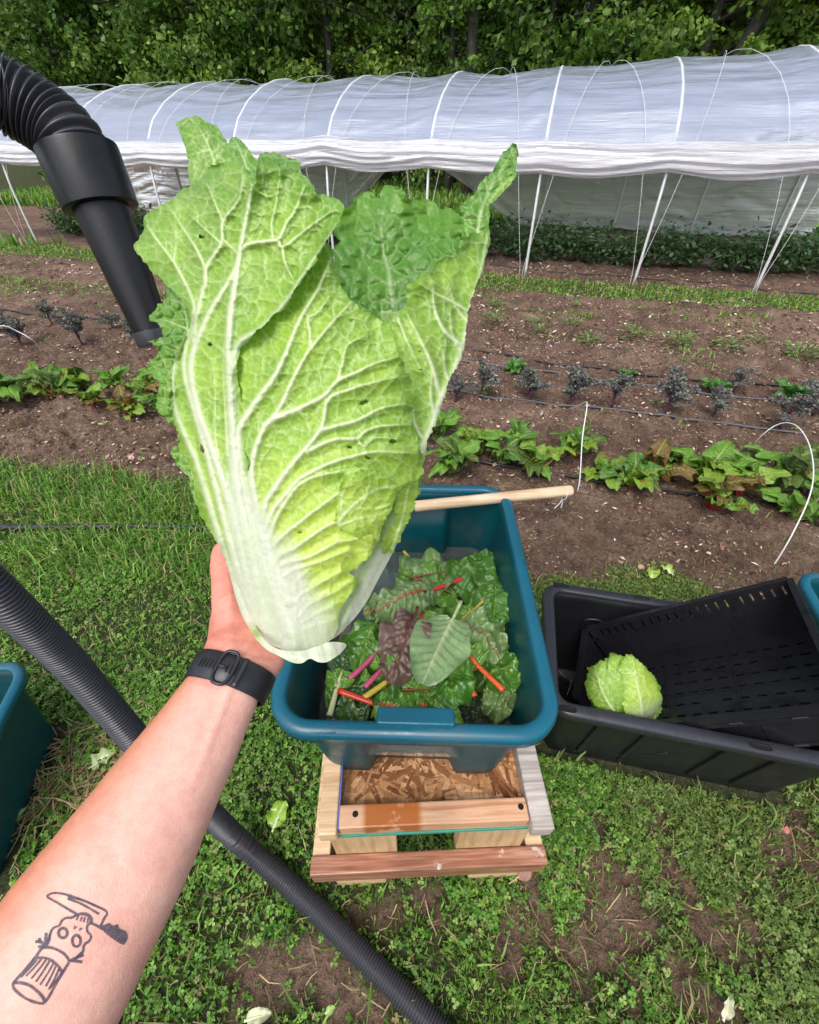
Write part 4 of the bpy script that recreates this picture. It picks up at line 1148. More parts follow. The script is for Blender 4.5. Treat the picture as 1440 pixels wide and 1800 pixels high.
# four fingers folded round the back of the head
chain([(452, 935, .468), (452, 880, .476), (462, 835, .479), (482, 800, .474)], [.0105, .0095, .0085, .0070])
chain([(486, 920, .470), (492, 858, .480), (505, 805, .482), (526, 768, .476)], [.0108, .0096, .0086, .0070])
chain([(516, 925, .470), (530, 866, .480), (548, 820, .481), (570, 788, .475)], [.0104, .0092, .0082, .0068])
chain([(544, 948, .468), (562, 905, .474), (580, 872, .475), (598, 850, .470)], [.0094, .0082, .0074, .0060])
raw = mb.mesh('arm_raw', None) if False else mesh_np('arm_raw', np.vstack(mb.V), ([np.vstack(mb.F3)] if mb.F3 else []) + [np.vstack(mb.F4)])
tmp = bpy.data.objects.new('arm_raw', raw); COL.objects.link(tmp)
m = tmp.modifiers.new('r', 'REMESH'); m.mode = 'VOXEL'; m.voxel_size = .0024; m.use_smooth_shade = True
m = tmp.modifiers.new('s', 'CORRECTIVE_SMOOTH'); m.factor = .6; m.iterations = 14; m.smooth_type = 'SIMPLE'; m.use_only_smooth = True
dg = bpy.context.evaluated_depsgraph_get()
arm_me = bpy.data.meshes.new_from_object(tmp.evaluated_get(dg))
bpy.data.objects.remove(tmp)
nv = len(arm_me.vertices)
co = np.empty(nv * 3, np.float32); arm_me.vertices.foreach_get('co', co); co = co.reshape(-1, 3).astype(float)
no = np.empty(nv * 3, np.float32); arm_me.vertices.foreach_get('normal', no); no = no.reshape(-1, 3).astype(float)
def to_px(q):
    y, z = q[:, 1], q[:, 2] - H
    dep = np.maximum(y * CP - z * SP, .02); up = y * SP + z * CP
    return 720 + FPX * q[:, 0] / dep, 900 - FPX * up / dep, dep
ax_, ay_, ad_ = to_px(co)
# creases of wrist and thumb joint, tendons and soft unevenness
def crease(x0, y0, x1, y1, w, dep, bow=0.0):
    d = np.array([x1 - x0, y1 - y0]); L = np.linalg.norm(d); d = d / L
    s = (ax_ - x0) * d[0] + (ay_ - y0) * d[1]; t = -(ax_ - x0) * d[1] + (ay_ - y0) * d[0]
    t = t - bow * (1 - (2 * s / L - 1) ** 2) + 2.2 * vnoise(s / 13, s * 0 + x0, 3)
    return -dep * np.exp(-(t / w) ** 2) * sstep(0, .2, s / L) * sstep(1, .8, s / L)
dsp = np.zeros(nv)
for a in ((352, 1128, 500, 1158, 3.0, .0011, 6), (350, 1143, 488, 1172, 3.0, .0010, 7), (360, 1110, 470, 1128, 2.8, .0007, 5), (372, 1062, 425, 1040, 3.0, .0010, -4), (374, 1072, 430, 1052, 2.6, .0008, -4), (380, 1086, 436, 1068, 2.6, .0006, -3),
          (376, 998, 402, 990, 2.4, .0007, -2), (400, 1150, 430, 1080, 3, .0006, -10), (420, 1150, 470, 1105, 3, .0007, -8), (372, 1098, 440, 1088, 2.6, .0006, 2)):
    dsp += crease(*a)
dsp += .0012 * fbm(ax_ / 60, ay_ / 60, 5, 3) * sstep(1250, 1150, ay_) + .0008 * fbm(ax_ / 90, ay_ / 90, 7, 2)
# tendons below the strap
dsp += .0012 * np.exp(-((ax_ - np.interp(ay_, [1210, 1400], [405, 330])) / 9) ** 2) * sstep(1420, 1280, ay_) * (no @ VIEW < 0)
facing = (no @ VIEW) < .2
co2 = co + no * (dsp * facing)[:, None]
arm_me.vertices.foreach_set('co', co2.astype(np.float32).ravel())
# skin pigments: pale inner arm, tanned outer side, pinker hand
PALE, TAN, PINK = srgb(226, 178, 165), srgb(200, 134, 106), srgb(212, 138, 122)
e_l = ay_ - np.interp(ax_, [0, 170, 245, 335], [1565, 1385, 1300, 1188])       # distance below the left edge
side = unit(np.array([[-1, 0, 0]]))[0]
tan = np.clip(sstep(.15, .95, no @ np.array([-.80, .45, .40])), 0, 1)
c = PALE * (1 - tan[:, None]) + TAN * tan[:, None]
hp = np.clip(sstep(1215, 1120, ay_), 0, 1)[:, None] * .85
c = c * (1 - hp) + PINK * hp
c = c * (1 + .06 * fbm(ax_ / 22, ay_ / 22, 9, 3))[:, None]
blotch = np.exp(-(((ax_ - 366) / 12) ** 2 + ((ay_ - 1201) / 7) ** 2)) * .35 + np.exp(-(((ax_ - 277) / 2.2) ** 2 + ((ay_ - 1347) / 2.2) ** 2)) * .6 + np.exp(-(((ax_ - 325) / 1.6) ** 2 + ((ay_ - 1434) / 1.6) ** 2)) * .5
c = c * (1 - blotch[:, None]) + srgb(190, 96, 84) * blotch[:, None]
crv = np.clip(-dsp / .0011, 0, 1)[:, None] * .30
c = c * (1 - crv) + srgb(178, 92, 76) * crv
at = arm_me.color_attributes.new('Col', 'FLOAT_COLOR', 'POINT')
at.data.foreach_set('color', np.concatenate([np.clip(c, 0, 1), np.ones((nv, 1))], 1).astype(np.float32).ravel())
def skin_mat():
    t = NT('skin'); co_ = t.coord('Object')
    n = t.noise(co_, 170, 5, .6); n2 = t.noise(co_, 28, 4)
    v = t.n('ShaderNodeTexVoronoi', {'Vector': co_, 'Scale': 900.0}).outputs[0]
    col = t.mix(1.0, t.attr('Col'), t.ramp(n2, [(.3, (.97, .89, .86)), (.7, (1.03, 1.05, 1.05))]), 'MULTIPLY')
    col = t.mix(1.0, col, t.ramp(n, [(.3, (.92, .87, .85)), (.7, (1.05, 1.05, 1.05))]), 'MULTIPLY')
    nrm = t.bump(n, .24, .0012); nrm = t.bump(v, .30, .0005, nrm)
    return t.done(t.bsdf(col, .52, nrm, Subsurface_Weight=.16, Subsurface_Radius=(.010, .004, .002), Subsurface_Scale=1.0, Specular_IOR_Level=.32))
M['skin'] = skin_mat()
for p in arm_me.polygons: p.use_smooth = True
arm_me.materials.clear(); arm_me.materials.append(M['skin'])
person = thing('person', 'bare left forearm and hand of a person holding up the cabbage', 'person', P(-150, 2200, .205))
arm = link('arm', arm_me, person); arm.matrix_parent_inverse = Matrix.Translation(person.location).inverted()

# ---- tattoo: ink lines following the skin
tree = BVHTree.FromPolygons([Vector(v) for v in co2], [tuple(p.vertices) for p in arm_me.polygons])
camv = Vector((0, 0, H))
def on_skin(q, lift=.00025):
    w = P(q[0], q[1], 1.0) - np.array([0, 0, H]); d = Vector(w).normalized()
    loc, n, i, dist = tree.ray_cast(camv, d)
    if loc is None: return None
    return np.array(loc) + np.array(n) * lift
def tz(pts): return [(x / 5.54, 1540 + y / 5.54) for x, y in pts]
ink = MB()
def stroke(pts, w=4.4, closed=False):
    p = tz(pts); p = spline(p, max(int(sum(np.hypot(*(np.subtract(a, b))) for a, b in zip(p, p[1:])) / 2.5), 3), closed)
    if closed: p = np.vstack([p, p[:1]])
    t = unit(np.gradient(p, axis=0)); nn = np.stack([-t[:, 1], t[:, 0]], 1)
    ww = w / 2 * (1 + .25 * vnoise(np.arange(len(p)) / 4.0, np.full(len(p), pts[0][0]), 3))[:, None]
    a = [on_skin(q) for q in p + nn * ww]; b = [on_skin(q) for q in p - nn * ww]
    ok = [i for i in range(len(p)) if a[i] is not None and b[i] is not None]
    if len(ok) < 2: return
    V = np.vstack([[a[i] for i in ok], [b[i] for i in ok]]); n = len(ok); i = np.arange(n - 1)
    ink.add(V, np.stack([i, i + 1, n + i + 1, n + i], 1))
def fill(pts):
    p = np.array(tz(pts)); o = spline(p, 60, True); c = o.mean(0); rings = [on_skin(c)]
    V = [on_skin(c, .00027)]; F = []
    fr = (.33, .66, 1.0)
    for f in fr: V += [on_skin(c + (q - c) * f, .00027) for q in o]
    n = len(o)
    for i in range(n): F.append((0, 1 + i, 1 + (i + 1) % n))
    for r in range(2):
        for i in range(n):
            a, b = 1 + r * n + i, 1 + r * n + (i + 1) % n; F += [(a, a + n, b), (b, a + n, b + n)]
    ink.add(np.array(V), np.array(F))
stroke([(745, 370), (660, 320), (560, 260), (465, 205), (480, 180), (540, 165), (640, 180), (800, 235), (930, 290), (1040, 350), (1010, 420), (975, 495)])
stroke([(890, 460), (940, 482), (1000, 520)])
stroke([(660, 220), (800, 275), (965, 370)], 4.0); stroke([(660, 205), (760, 222), (850, 252), (930, 292)], 3.6)
fill([(985, 490), (1030, 470), (1062, 455), (1100, 482), (1145, 470), (1165, 512), (1225, 540), (1242, 600), (1200, 668), (1100, 612), (1010, 540)])
stroke([(745, 378), (700, 405), (640, 410), (600, 440), (580, 480), (520, 508), (490, 560), (480, 625), (450, 690)])
stroke([(890, 455), (852, 482), (850, 540), (885, 580), (870, 630), (820, 670), (810, 725), (790, 758), (735, 805)])
stroke([(742, 385), (790, 368), (850, 378), (885, 412), (888, 455)], 6.0)
for a in (((765, 380), (745, 430)), ((800, 395), (783, 440)), ((828, 400), (815, 450)), ((860, 410), (850, 460))): stroke([a[0], ((a[0][0] + a[1][0]) / 2, (a[0][1] + a[1][1]) / 2), a[1]], 3.6)
fill([(715, 522), (725, 480), (740, 496), (757, 488), (738, 510)]); fill([(768, 534), (778, 500), (790, 508), (810, 505), (788, 526)])
stroke([(613 + 43 * math.cos(a), 555 + 48 * math.sin(a)) for a in np.linspace(0, 6.28, 12, endpoint=False)], 5, True)
stroke([(745 + 40 * math.cos(a), 632 + 56 * math.sin(a)) for a in np.linspace(0, 6.28, 12, endpoint=False)], 5, True)
for s in ([(440, 690), (405, 645), (345, 638)], [(405, 650), (392, 630), (382, 602)], [(425, 690), (395, 685), (372, 692)], [(440, 670), (446, 610), (450, 552)], [(455, 660), (475, 610), (490, 560)], [(680, 825), (745, 795), (815, 768)], [(680, 825), (740, 828), (802, 838)], [(735, 805), (770, 770), (795, 745)]): stroke(s, 5)
stroke([(400, 702), (470, 694), (550, 715), (620, 755), (660, 800), (675, 832)], 5)
stroke([(410, 700), (330, 810), (240, 920), (130, 1040)], 5); stroke([(672, 838), (610, 940), (550, 1040), (490, 1150), (440, 1232)], 5)
stroke([(350, 800), (420, 795), (500, 820), (570, 880), (605, 935)], 5)
for a, b in (((358, 818), (205, 985)), ((405, 808), (255, 975)), ((452, 812), (305, 1000)), ((482, 828), (350, 1030)), ((522, 850), (390, 1060)), ((548, 868), (445, 1075)), ((578, 898), (475, 1105)), ((600, 940), (492, 1085))): stroke([a, ((a[0] + b[0]) / 2 + 4, (a[1] + b[1]) / 2), b], 3.8)
stroke([(130, 1040), (200, 1040), (280, 1060), (350, 1110), (410, 1170), (440, 1225)], 5.5); stroke([(128, 1040), (135, 1090), (180, 1140), (250, 1190), (330, 1225), (400, 1240), (440, 1232)], 5)
def ink_mat():
    t = NT('tattoo_ink'); n = t.noise(t.coord('Object'), 400, 3)
    col = t.ramp(n, [(.3, srgb(58, 64, 80)), (.7, srgb(92, 90, 102))])
    sh = t.bsdf(col, .55, None, Specular_IOR_Level=.25); tp = t.n('ShaderNodeBsdfTransparent').outputs[0]
    n2 = t.ramp(t.noise(t.coord('Object'), 900, 2), [(.35, .10), (.7, .42)])
    return t.done(t.n('ShaderNodeMixShader', {0: n2, 1: sh, 2: tp}).outputs[0])
tat = ink.build('tattoo', ink_mat(), person, True); tat.matrix_parent_inverse = Matrix.Translation(person.location).inverted()
tat['label'] = 'line tattoo of a skull in a pleated hat with a knife'

# ---- watch on the wrist
secs = arm_sections(ARM, 300)
pxs = np.array([to_px(s[0][None])[1][0] for s in secs])
k0 = int(np.argmin(np.abs(pxs - 1189)))
c0, e1, e2 = secs[k0]
axd = unit((secs[k0 + 6][0] - secs[k0 - 6][0])[None])[0]
# snug ring measured on the real arm
def ring_r(th, w):
    d = math.cos(th) * unit(e1[None])[0] + math.sin(th) * unit(e2[None])[0]
    o = c0 + axd * w
    loc, n, i, dist = tree.ray_cast(Vector(o + d * .08), Vector(-d))
    return (.08 - dist) if loc is not None else .03
NS = 96
th = np.linspace(0, 2 * np.pi, NS, endpoint=False)
rr = np.array([max(ring_r(t, w) for w in (-.009, 0, .009)) for t in th])
for _ in range(3): rr = (rr + np.roll(rr, 1) + np.roll(rr, -1)) / 3
rr = rr + .0006
E1, E2 = unit(e1[None])[0], unit(e2[None])[0]
D = np.cos(th)[:, None] * E1 + np.sin(th)[:, None] * E2
def ring_pt(t, w, h):
    r = np.interp(t % (2 * np.pi), np.append(th, 2 * np.pi), np.append(rr, rr[0])) + h
    return c0 + (math.cos(t) * E1 + math.sin(t) * E2) * r + axd * w
M['rubber'] = plain('black_silicone', srgb(34, 34, 40), .42, .05, 200, .1, Specular_IOR_Level=.5)
M['hole'] = plain('dark_hole_shade', (.004, .004, .005), .9)  # near-black colour stands in for the shade inside holes and slots
watch = thing('watch', 'black silicone watch strap buckled around the wrist', 'watch', c0)
wi = Matrix.Translation(watch.location).inverted()
def wpart(name, o, parent=None):
    o.matrix_parent_inverse = wi if parent is None else Matrix.Identity(4); return o
prof_ = [(-.0112, .0002), (-.0116, .0012), (-.0108, .0023), (0, .0026), (.0108, .0023), (.0116, .0012), (.0112, .0002), (0, .0)]
V = np.stack([c0 + D * (rr + h)[:, None] + axd * w for w, h in prof_], 1).reshape(-1, 3)
npf = len(prof_); i = np.arange(NS)[:, None] * npf; i2 = ((np.arange(NS) + 1) % NS)[:, None] * npf; j = np.arange(npf)[None]; k = (j + 1) % npf
strap_o = wpart('strap', link('strap', mesh_np('strap', V, np.stack([i + j, i + k, i2 + k, i2 + j], -1).reshape(-1, 4), None, True, [M['rubber']]), watch))
tb = math.pi / 2 + .02          # towards the camera
def cap_loop(t0, t1, w0, w1, h, n=40):
    pts = []
    for a in np.linspace(0, 2 * np.pi, n, endpoint=False):
        ca, sa = math.cos(a), math.sin(a); q = 3.2
        pts.append(ring_pt((t0 + t1) / 2 + (t1 - t0) / 2 * np.sign(ca) * abs(ca) ** (2 / q), (w0 + w1) / 2 + (w1 - w0) / 2 * np.sign(sa) * abs(sa) ** (2 / q), h))
    return np.array(pts + pts[:1])
sgn = 1.0
V, F = tube(cap_loop(tb - .30, tb + .24, -.0128, .0128, .0030), .0014, 8, False)
buckle_o = wpart('buckle', link('buckle', mesh_np('buckle', V, F, None, True, [M['rubber']]), watch))
V, F = tube(np.array([ring_pt(tb + .22, 0, .0034), ring_pt(tb + .05, 0, .0038), ring_pt(tb - .08, 0, .0026)]), .0013, 8)
wpart('buckle_pin', link('buckle_pin', mesh_np('buckle_pin', V, F, None, True, [M['rubber']]), buckle_o), buckle_o)
V, F = tube(np.array([ring_pt(tb - .50, w, .0034) for w in np.linspace(-.0112, .0112, 9)]), .0026, 10, True, .5)
wpart('strap_keeper', link('strap_keeper', mesh_np('strap_keeper', V, F, None, True, [M['rubber']]), watch))
for t in (tb + .34, tb + .47, tb + .60, tb + .73, tb + .86, tb - .10, tb - .22, tb - .36):
    n = 16; a = np.linspace(0, 2 * np.pi, n, endpoint=False)
    V = np.array([ring_pt(t + .030 * math.cos(q), .0038 * math.sin(q), .00300) for q in a] + [ring_pt(t, 0, .0028)])
    F = np.array([(q, (q + 1) % n, n) for q in range(n)])
    wpart('strap_hole_shade', link('strap_hole_shade', mesh_np('strap_hole_shade', V, F, None, False, [M['hole']]), strap_o), strap_o)  # dark disc on top of the strap, painted as a shaded opening
V = []
b = MB(); bc = ring_pt(-math.pi / 2, 0, .005); Mx = np.stack([E1, axd, E2], 1)
b.box(bc, (.036, .040, .010), Mx)
wpart('watch_case', bevel(b.build('watch_case', M['rubber'], watch), .003, 3))
# ================================================================== totes, stand, crate
def rrect(w, l, r, n=9):
    """rounded rectangle outline, counter clockwise, with points along the sides"""
    pts = []
    for cx, cy, a0 in ((w / 2 - r, -l / 2 + r, -90), (w / 2 - r, l / 2 - r, 0), (-w / 2 + r, l / 2 - r, 90), (-w / 2 + r, -l / 2 + r, 180)):
        for k in range(n):
            a = R(a0 + 90 * k / (n - 1)); pts.append((cx + r * math.cos(a), cy + r * math.sin(a)))
    pts = np.array(pts); out = []
    m = len(pts)
    for i in range(m):
        a, b = pts[i], pts[(i + 1) % m]; d = np.linalg.norm(b - a)
        k = 40 if d > .08 else 1
        for q in range(k): out.append(a + (b - a) * q / k)
    return np.array(out)

def loft_rings(rings, close_first=False, close_last=False):
    n = len(rings[0]); V = np.vstack(rings); m = len(rings)
    i = np.arange(m - 1)[:, None] * n; j = np.arange(n)[None]; k = (j + 1) % n
    fs = [np.stack([i + j, i + k, i + n + k, i + n + j], -1).reshape(-1, 4)]
    for flag, e, flip in ((close_first, 0, True), (close_last, (m - 1) * n, False)):
        if flag:
            c0 = len(V); V = np.vstack([V, V[e:e + n].mean(0)])
            t = np.stack([np.full(n, c0), e + np.arange(n), e + (np.arange(n) + 1) % n], 1)
            fs.append(t[:, ::-1] if flip else t)
    return V, fs

def plastic(name, col, rough=.42, wet=.35, scr=.28, mudc=(.10, .09, .075)):
    t = NT(name); c = t.coord('Object')
    n = t.noise(c, 9, 5); n2 = t.noise(c, 140, 3); n3 = t.noise(c, 16, 3, .5)
    base = t.mix(1.0, col, t.ramp(n, [(.3, .90), (.7, 1.10)]), 'MULTIPLY')
    dust = t.ramp(t.noise(c, 420, 2), [(.70, 0.0), (.78, 1.0)])
    base = t.mix(t.math('MULTIPLY', dust, scr), base, (.5, .5, .48))
    mud = t.ramp(t.noise(c, 5.5, 6, .7), [(.56, 0.0), (.72, .38)])
    base = t.mix(mud, base, mudc)
    w = t.ramp(n3, [(.54, 0.0), (.60, 1.0)])
    rr = t.mix(t.math('MULTIPLY', w, wet), (rough,) * 3, (.10, .10, .10))
    nrm = t.bump(n2, .10, .001); nrm = t.bump(w, .10 * wet, .001, nrm)
    return t.done(t.bsdf(base, rr, nrm, Specular_IOR_Level=.5))
M['teal'] = plastic('teal_plastic', srgb(3, 72, 80))
M['teal_sky_lit'] = plastic('teal_sky_lit_plastic', srgb(14, 90, 112), .30, .8)  # same teal plastic, sky reflection on rim and handle put into the colour
M['black_plastic'] = plastic('black_plastic', (.009, .0095, .012), .45, .3, .10, (.026, .025, .026))
M['crate_plastic'] = plastic('crate_plastic', (.010, .010, .013), .30, .6, .16, (.026, .025, .026))
M['lip_sky_lit'] = plastic('black_sky_lit_plastic', (.022, .023, .031), .32, .5, .2, (.045, .045, .05))  # same black plastic, grey-blue sky reflection on the rim put into the colour

RIM = {}
def tote(name, label, cat, loc, rz, W, L, HH, rimw=.022, taper=.032, r=.055, mat='teal', rim='teal_sky_lit', recess=None, group=None, parts=True):
    t = thing(name, label, cat, loc, rz, group)
    iw, il = W - 2 * rimw, L - 2 * rimw
    def ring(f, z, off=0.0):
        s = taper * (1 - f)
        o = rrect(iw - 2 * s + 2 * off, il - 2 * s + 2 * off, r - .2 * s + off)
        if recess and f < .86:
            x, d = recess; e = sstep(x + .016, x, np.abs(o[:, 0])) * (np.abs(o[:, 1]) > il / 2 - s - .04)
            k = sstep(.86, .70, f); o = o.copy(); o[:, 1] -= np.sign(o[:, 1]) * e * d * k
        return np.column_stack([o, np.full(len(o), z)])
    th = .0028
    fr = [0, .03, .2, .45, .66, .72, .78, .84, .90, 1.0]
    outer = [ring(f, HH * f, 0.0 if f > .02 else -.008) for f in fr]
    inner = [ring(f, max(HH * f, th), -th if f > .02 else -.010) for f in fr[::-1]]
    V, F = loft_rings(outer + inner, True, True)
    link('body', mesh_np('body', V, F, None, True, [M[mat]]), t)
    prof = [(-.0045, HH - .012), (-.0045, HH - .002), (0, HH + .0022), (.008, HH + .003), (rimw - .006, HH + .001), (rimw - .001, HH - .004), (rimw, HH - .010), (rimw - .001, HH - .026), (rimw - .004, HH - .027), (rimw - .005, HH - .012), (rimw - .009, HH - .007), (.002, HH - .008)]
    V, F = loft_rings([np.column_stack([rrect(iw + 2 * o, il + 2 * o, r + o), np.full(len(rrect(iw, il, r)), z)]) for o, z in prof + prof[:1]])
    RIM[t.name] = link('rim', mesh_np('rim', V, F, None, True, [M[rim]]), t)
    return t

# --- the wash bin on its stand
BIN = np.array([.014, .606]); BIN_RZ = R(-1.6); BIN_Z = .452; BIN_H = .298
wash = tote('wash_bin', 'teal plastic wash bin full of water and chard on the wooden stand', 'bin', (BIN[0], BIN[1], BIN_Z), BIN_RZ, .476, .646, BIN_H, recess=(.072, .026))
b = MB().box((0, 0, 0), (.122, .030, .018))
hd = bevel(b.build('handle', M['teal_sky_lit'], wash, loc=(.004, -.292, BIN_H + .001), rot=(R(-10), 0, 0)), .004, 3)
for s in (-1, 0, 1):
    bevel(MB().box((0, 0, 0), (.003, .026, .030)).build('handle_rib', M['teal_sky_lit'], wash, loc=(.004 + s * .055, -.288, BIN_H - .020)), .001, 1)
def bin_pt(x, y, z):
    c, s = math.cos(BIN_RZ), math.sin(BIN_RZ); return np.array([BIN[0] + c * x - s * y, BIN[1] + s * x + c * y, z])
def water_mat():
    t = NT('wash_water'); n = t.noise(t.coord('Object'), 14, 3)
    return t.done(t.bsdf((.75, .82, .80), .02, t.bump(n, .12, .01), Transmission_Weight=.92, IOR=1.33))
WZ = .562
f_ = (WZ - BIN_Z) / BIN_H; s_ = .032 * (1 - f_)
o = rrect(.432 - 2 * s_ - .0075, .602 - 2 * s_ - .0075, .05)
wx, wy = np.linspace(-1, 1, 2), 0
V, F = loft_rings([np.column_stack([o * .05, np.full(len(o), 0)]), np.column_stack([o * .5, np.full(len(o), 0)]), np.column_stack([o, np.full(len(o), 0)])], True)
wat = link('water', mesh_np('water', V, [f[:, ::-1] if f.shape[1] == 4 else f[:, ::-1] for f in F], None, True, [water_mat()]), None, (BIN[0], BIN[1], WZ), (0, 0, BIN_RZ))
tag(wat, kind='structure')

# --- the other totes
tote('storage_tote', 'teal plastic tote at the left edge of the picture beside the hose', 'tote', (-1.225, .395, 0), R(11), .40, .52, .31)
tote('storage_tote', 'teal plastic tote at the right edge behind the black tote', 'tote', (1.43, .69, 0), R(-14), .40, .56, .33)

TD = np.array([.979, -.203]); TN = np.array([.203, .979])
FLc = np.array([.336, .503])
TC = FLc + TD * .385 + TN * .215
black = tote('black_tote', 'large black plastic tote on the grass holding a crate and a cabbage', 'tote', (TC[0], TC[1], 0), math.atan2(-.203, .979), .77, .43, .37, .030, .040, .035, 'black_plastic', 'lip_sky_lit')
for x in (-.23, -.115, .075, .19):
    for s in (-1, 1):
        o = MB().box((0, 0, 0), (.012, .010, .27)).build('rib', M['black_plastic'], black, loc=(x, s * .168, .185), rot=(R(6.2 * -s), 0, 0)); bevel(o, .003, 2)
for x, s in ((-.33, 1), (-.09, 1), (-.335, -1), (.10, -1), (.33, -1), (.2, 1)):
    n = 20; a = np.linspace(0, 2 * np.pi, n, endpoint=False); q = 3
    P2 = np.stack([.021 * np.sign(np.cos(a)) * np.abs(np.cos(a)) ** (2 / q), .0075 * np.sign(np.sin(a)) * np.abs(np.sin(a)) ** (2 / q), 0 * a], 1)
    V = np.vstack([P2 * 1.15 + [0, 0, .0010], P2 + [0, 0, .0016], P2 * .9 + [0, 0, -.0004], [[0, 0, -.0006]]])
    F4 = np.vstack([[(k, (k + 1) % n, n + (k + 1) % n, n + k) for k in range(n)], [(n + k, n + (k + 1) % n, 2 * n + (k + 1) % n, 2 * n + k) for k in range(n)]])
    F3 = np.array([(2 * n + k, 2 * n + (k + 1) % n, 3 * n) for k in range(n)])
    link('rim_slot', mesh_np('rim_slot', V, [F4, F3], None, False, [M['hole']]), RIM[black.name], (x, s * (.215 - .0145), .3730))  # shallow dish on the rim, slot's shade put into its dark colour
V, F = tube(spline([(-.24, .150, .245), (-.24, .147, .29), (-.20, .147, .30), (-.185, .148, .28)], 16), .004, 6)
link('latch_rib', mesh_np('latch_rib', V, F, None, True, [M['black_plastic']]), black)

# --- folding crate leaning inside the black tote
def crate(label, org, L, W, HH, front):
    yaw, tilt, roll = -.275, .747, -.2275
    e1 = np.array([math.cos(yaw) * math.cos(tilt), math.sin(yaw) * math.cos(tilt), math.sin(tilt)]); bb = np.array([-math.sin(yaw), math.cos(yaw), 0]); u = np.cross(e1, bb)
    e2 = bb * math.cos(roll) + u * math.sin(roll); e3 = np.cross(e1, e2)
    Mx = Matrix((e1, e2, e3)).transposed()
    t = thing('folding_crate', label, 'crate', org, rot=Mx.to_euler(), group='folding crates in the black tote')
    # slotted floor: cells left open where the slots are
    xs = [0, .03]; x = .05
    slots = []
    while x < L - .04:
        slots.append((x, x + .020)); x += .036
    ys = []; y = .030
    while y < W - .03:
        ys.append((y, y + .0065)); y += .036
    gxs = sorted(set([0, L] + [v for s in slots for v in s])); gys = sorted(set([0, W] + [v for s in ys for v in s]))
    vid = {}; Vv = []; Ff = []
    def vv(i, j, z):
        k = (i, j, z)
        if k not in vid: vid[k] = len(Vv); Vv.append((gxs[i], gys[j], -.004 if z else 0))
        return vid[k]
    open_ = lambda i, j: any(abs(gxs[i] - a) < 1e-6 for a, b in slots) and any(abs(gys[j] - a) < 1e-6 for a, b in ys) and not ((i // 2 + j // 2) % 7 == 0 and (j // 2) % 3 == 1)
    ni, nj = len(gxs) - 1, len(gys) - 1
    for i in range(ni):
        for j in range(nj):
            if open_(i, j):
                for (a, b_, c, d) in ((i, j, i + 1, j), (i + 1, j, i + 1, j + 1), (i + 1, j + 1, i, j + 1), (i, j + 1, i, j)):
                    Ff.append((vv(a, b_, 0), vv(c, d, 0), vv(c, d, 1), vv(a, b_, 1)))
            else:
                Ff.append((vv(i, j, 0), vv(i + 1, j, 0), vv(i + 1, j + 1, 0), vv(i, j + 1, 0))); Ff.append((vv(i, j, 1), vv(i, j + 1, 1), vv(i + 1, j + 1, 1), vv(i + 1, j, 1)))
    link('floor_panel', mesh_np('floor_panel', np.array(Vv), np.array(Ff), None, False, [M['crate_plastic']]), t)
    rib = MB()
    for y in (W * .36, W * .68): rib.box((L / 2, y, .0012), (L - .02, .004, .003))
    for x in (L * .33, L * .64): rib.box((x, W / 2, .0013), (.004, W - .02, .0032))
    rib.build('floor_rib', M['crate_plastic'], t)
    def wall(name, o, ex, ez, n, length, height, holes):
        """panel with recessed fields, a top bar and a row of slots"""
        m = MB(); ex, ez, n, o = map(np.asarray, (ex, ez, n, o))
        Mm = np.stack([ex, ez, n], 1).astype(float)
        def bx(x0, x1, z0, z1, d0, d1): m.box(o + ex * (x0 + x1) / 2 + ez * (z0 + z1) / 2 + n * (d0 + d1) / 2, (x1 - x0, z1 - z0, d1 - d0), Mm)
        k = holes; cw = (length - .02) / k
        bx(0, length, 0, .012, 0, .006); bx(0, length, height - .016, height, -.004, .010)
        bx(0, length, height * .62, height * .62 + .008, 0, .006)
        for i in range(k + 1): bx(.004 + i * cw, .016 + i * cw, .012, height - .016, 0, .007)
        for i in range(k):
            x0, x1 = .016 + i * cw, .004 + (i + 1) * cw
            bx(x0, x1, .012, height * .62, .0018, .0042)
            nn = 5; w = (x1 - x0) / nn
            for q in range(nn): bx(x0 + q * w, x0 + q * w + w * .80, height * .62 + .008, height - .016, .0018, .0042)
        m.build(name, M['crate_plastic'], t)
    wall('back_wall', (0, W, 0), (1, 0, 0), (0, 0, 1), (0, 1, 0), L, HH, 4)
    wall('end_wall', (0, 0, 0), (0, 1, 0), (0, 0, 1), (-1, 0, 0), W, HH, 2)
    wall('end_wall', (L, 0, 0), (0, 1, 0), (0, 0, 1), (1, 0, 0), W, HH, 2)
    if front: wall('front_wall', (0, 0, 0), (1, 0, 0), (0, 0, 1), (0, -1, 0), L, HH, 4)
    else: wall('front_edge', (0, 0, -.006), (1, 0, 0), (0, 0, 1), (0, -1, 0), L, .034, 4)
    for x in (.13, .32, .44, .55): bevel(MB().box((x, -.003, .003), (.030, .012, .008)).build('hinge', M['crate_plastic'], t), .002, 1)
    return t
crate('upper black folding crate with slotted floor and open front leaning in the black tote', (.531, .520, .196), .53, .274, .146, False)
crate('lower black folding crate wedged beneath the slotted crate in the black tote', (.600, .512, .074), .53, .25, .125, True)

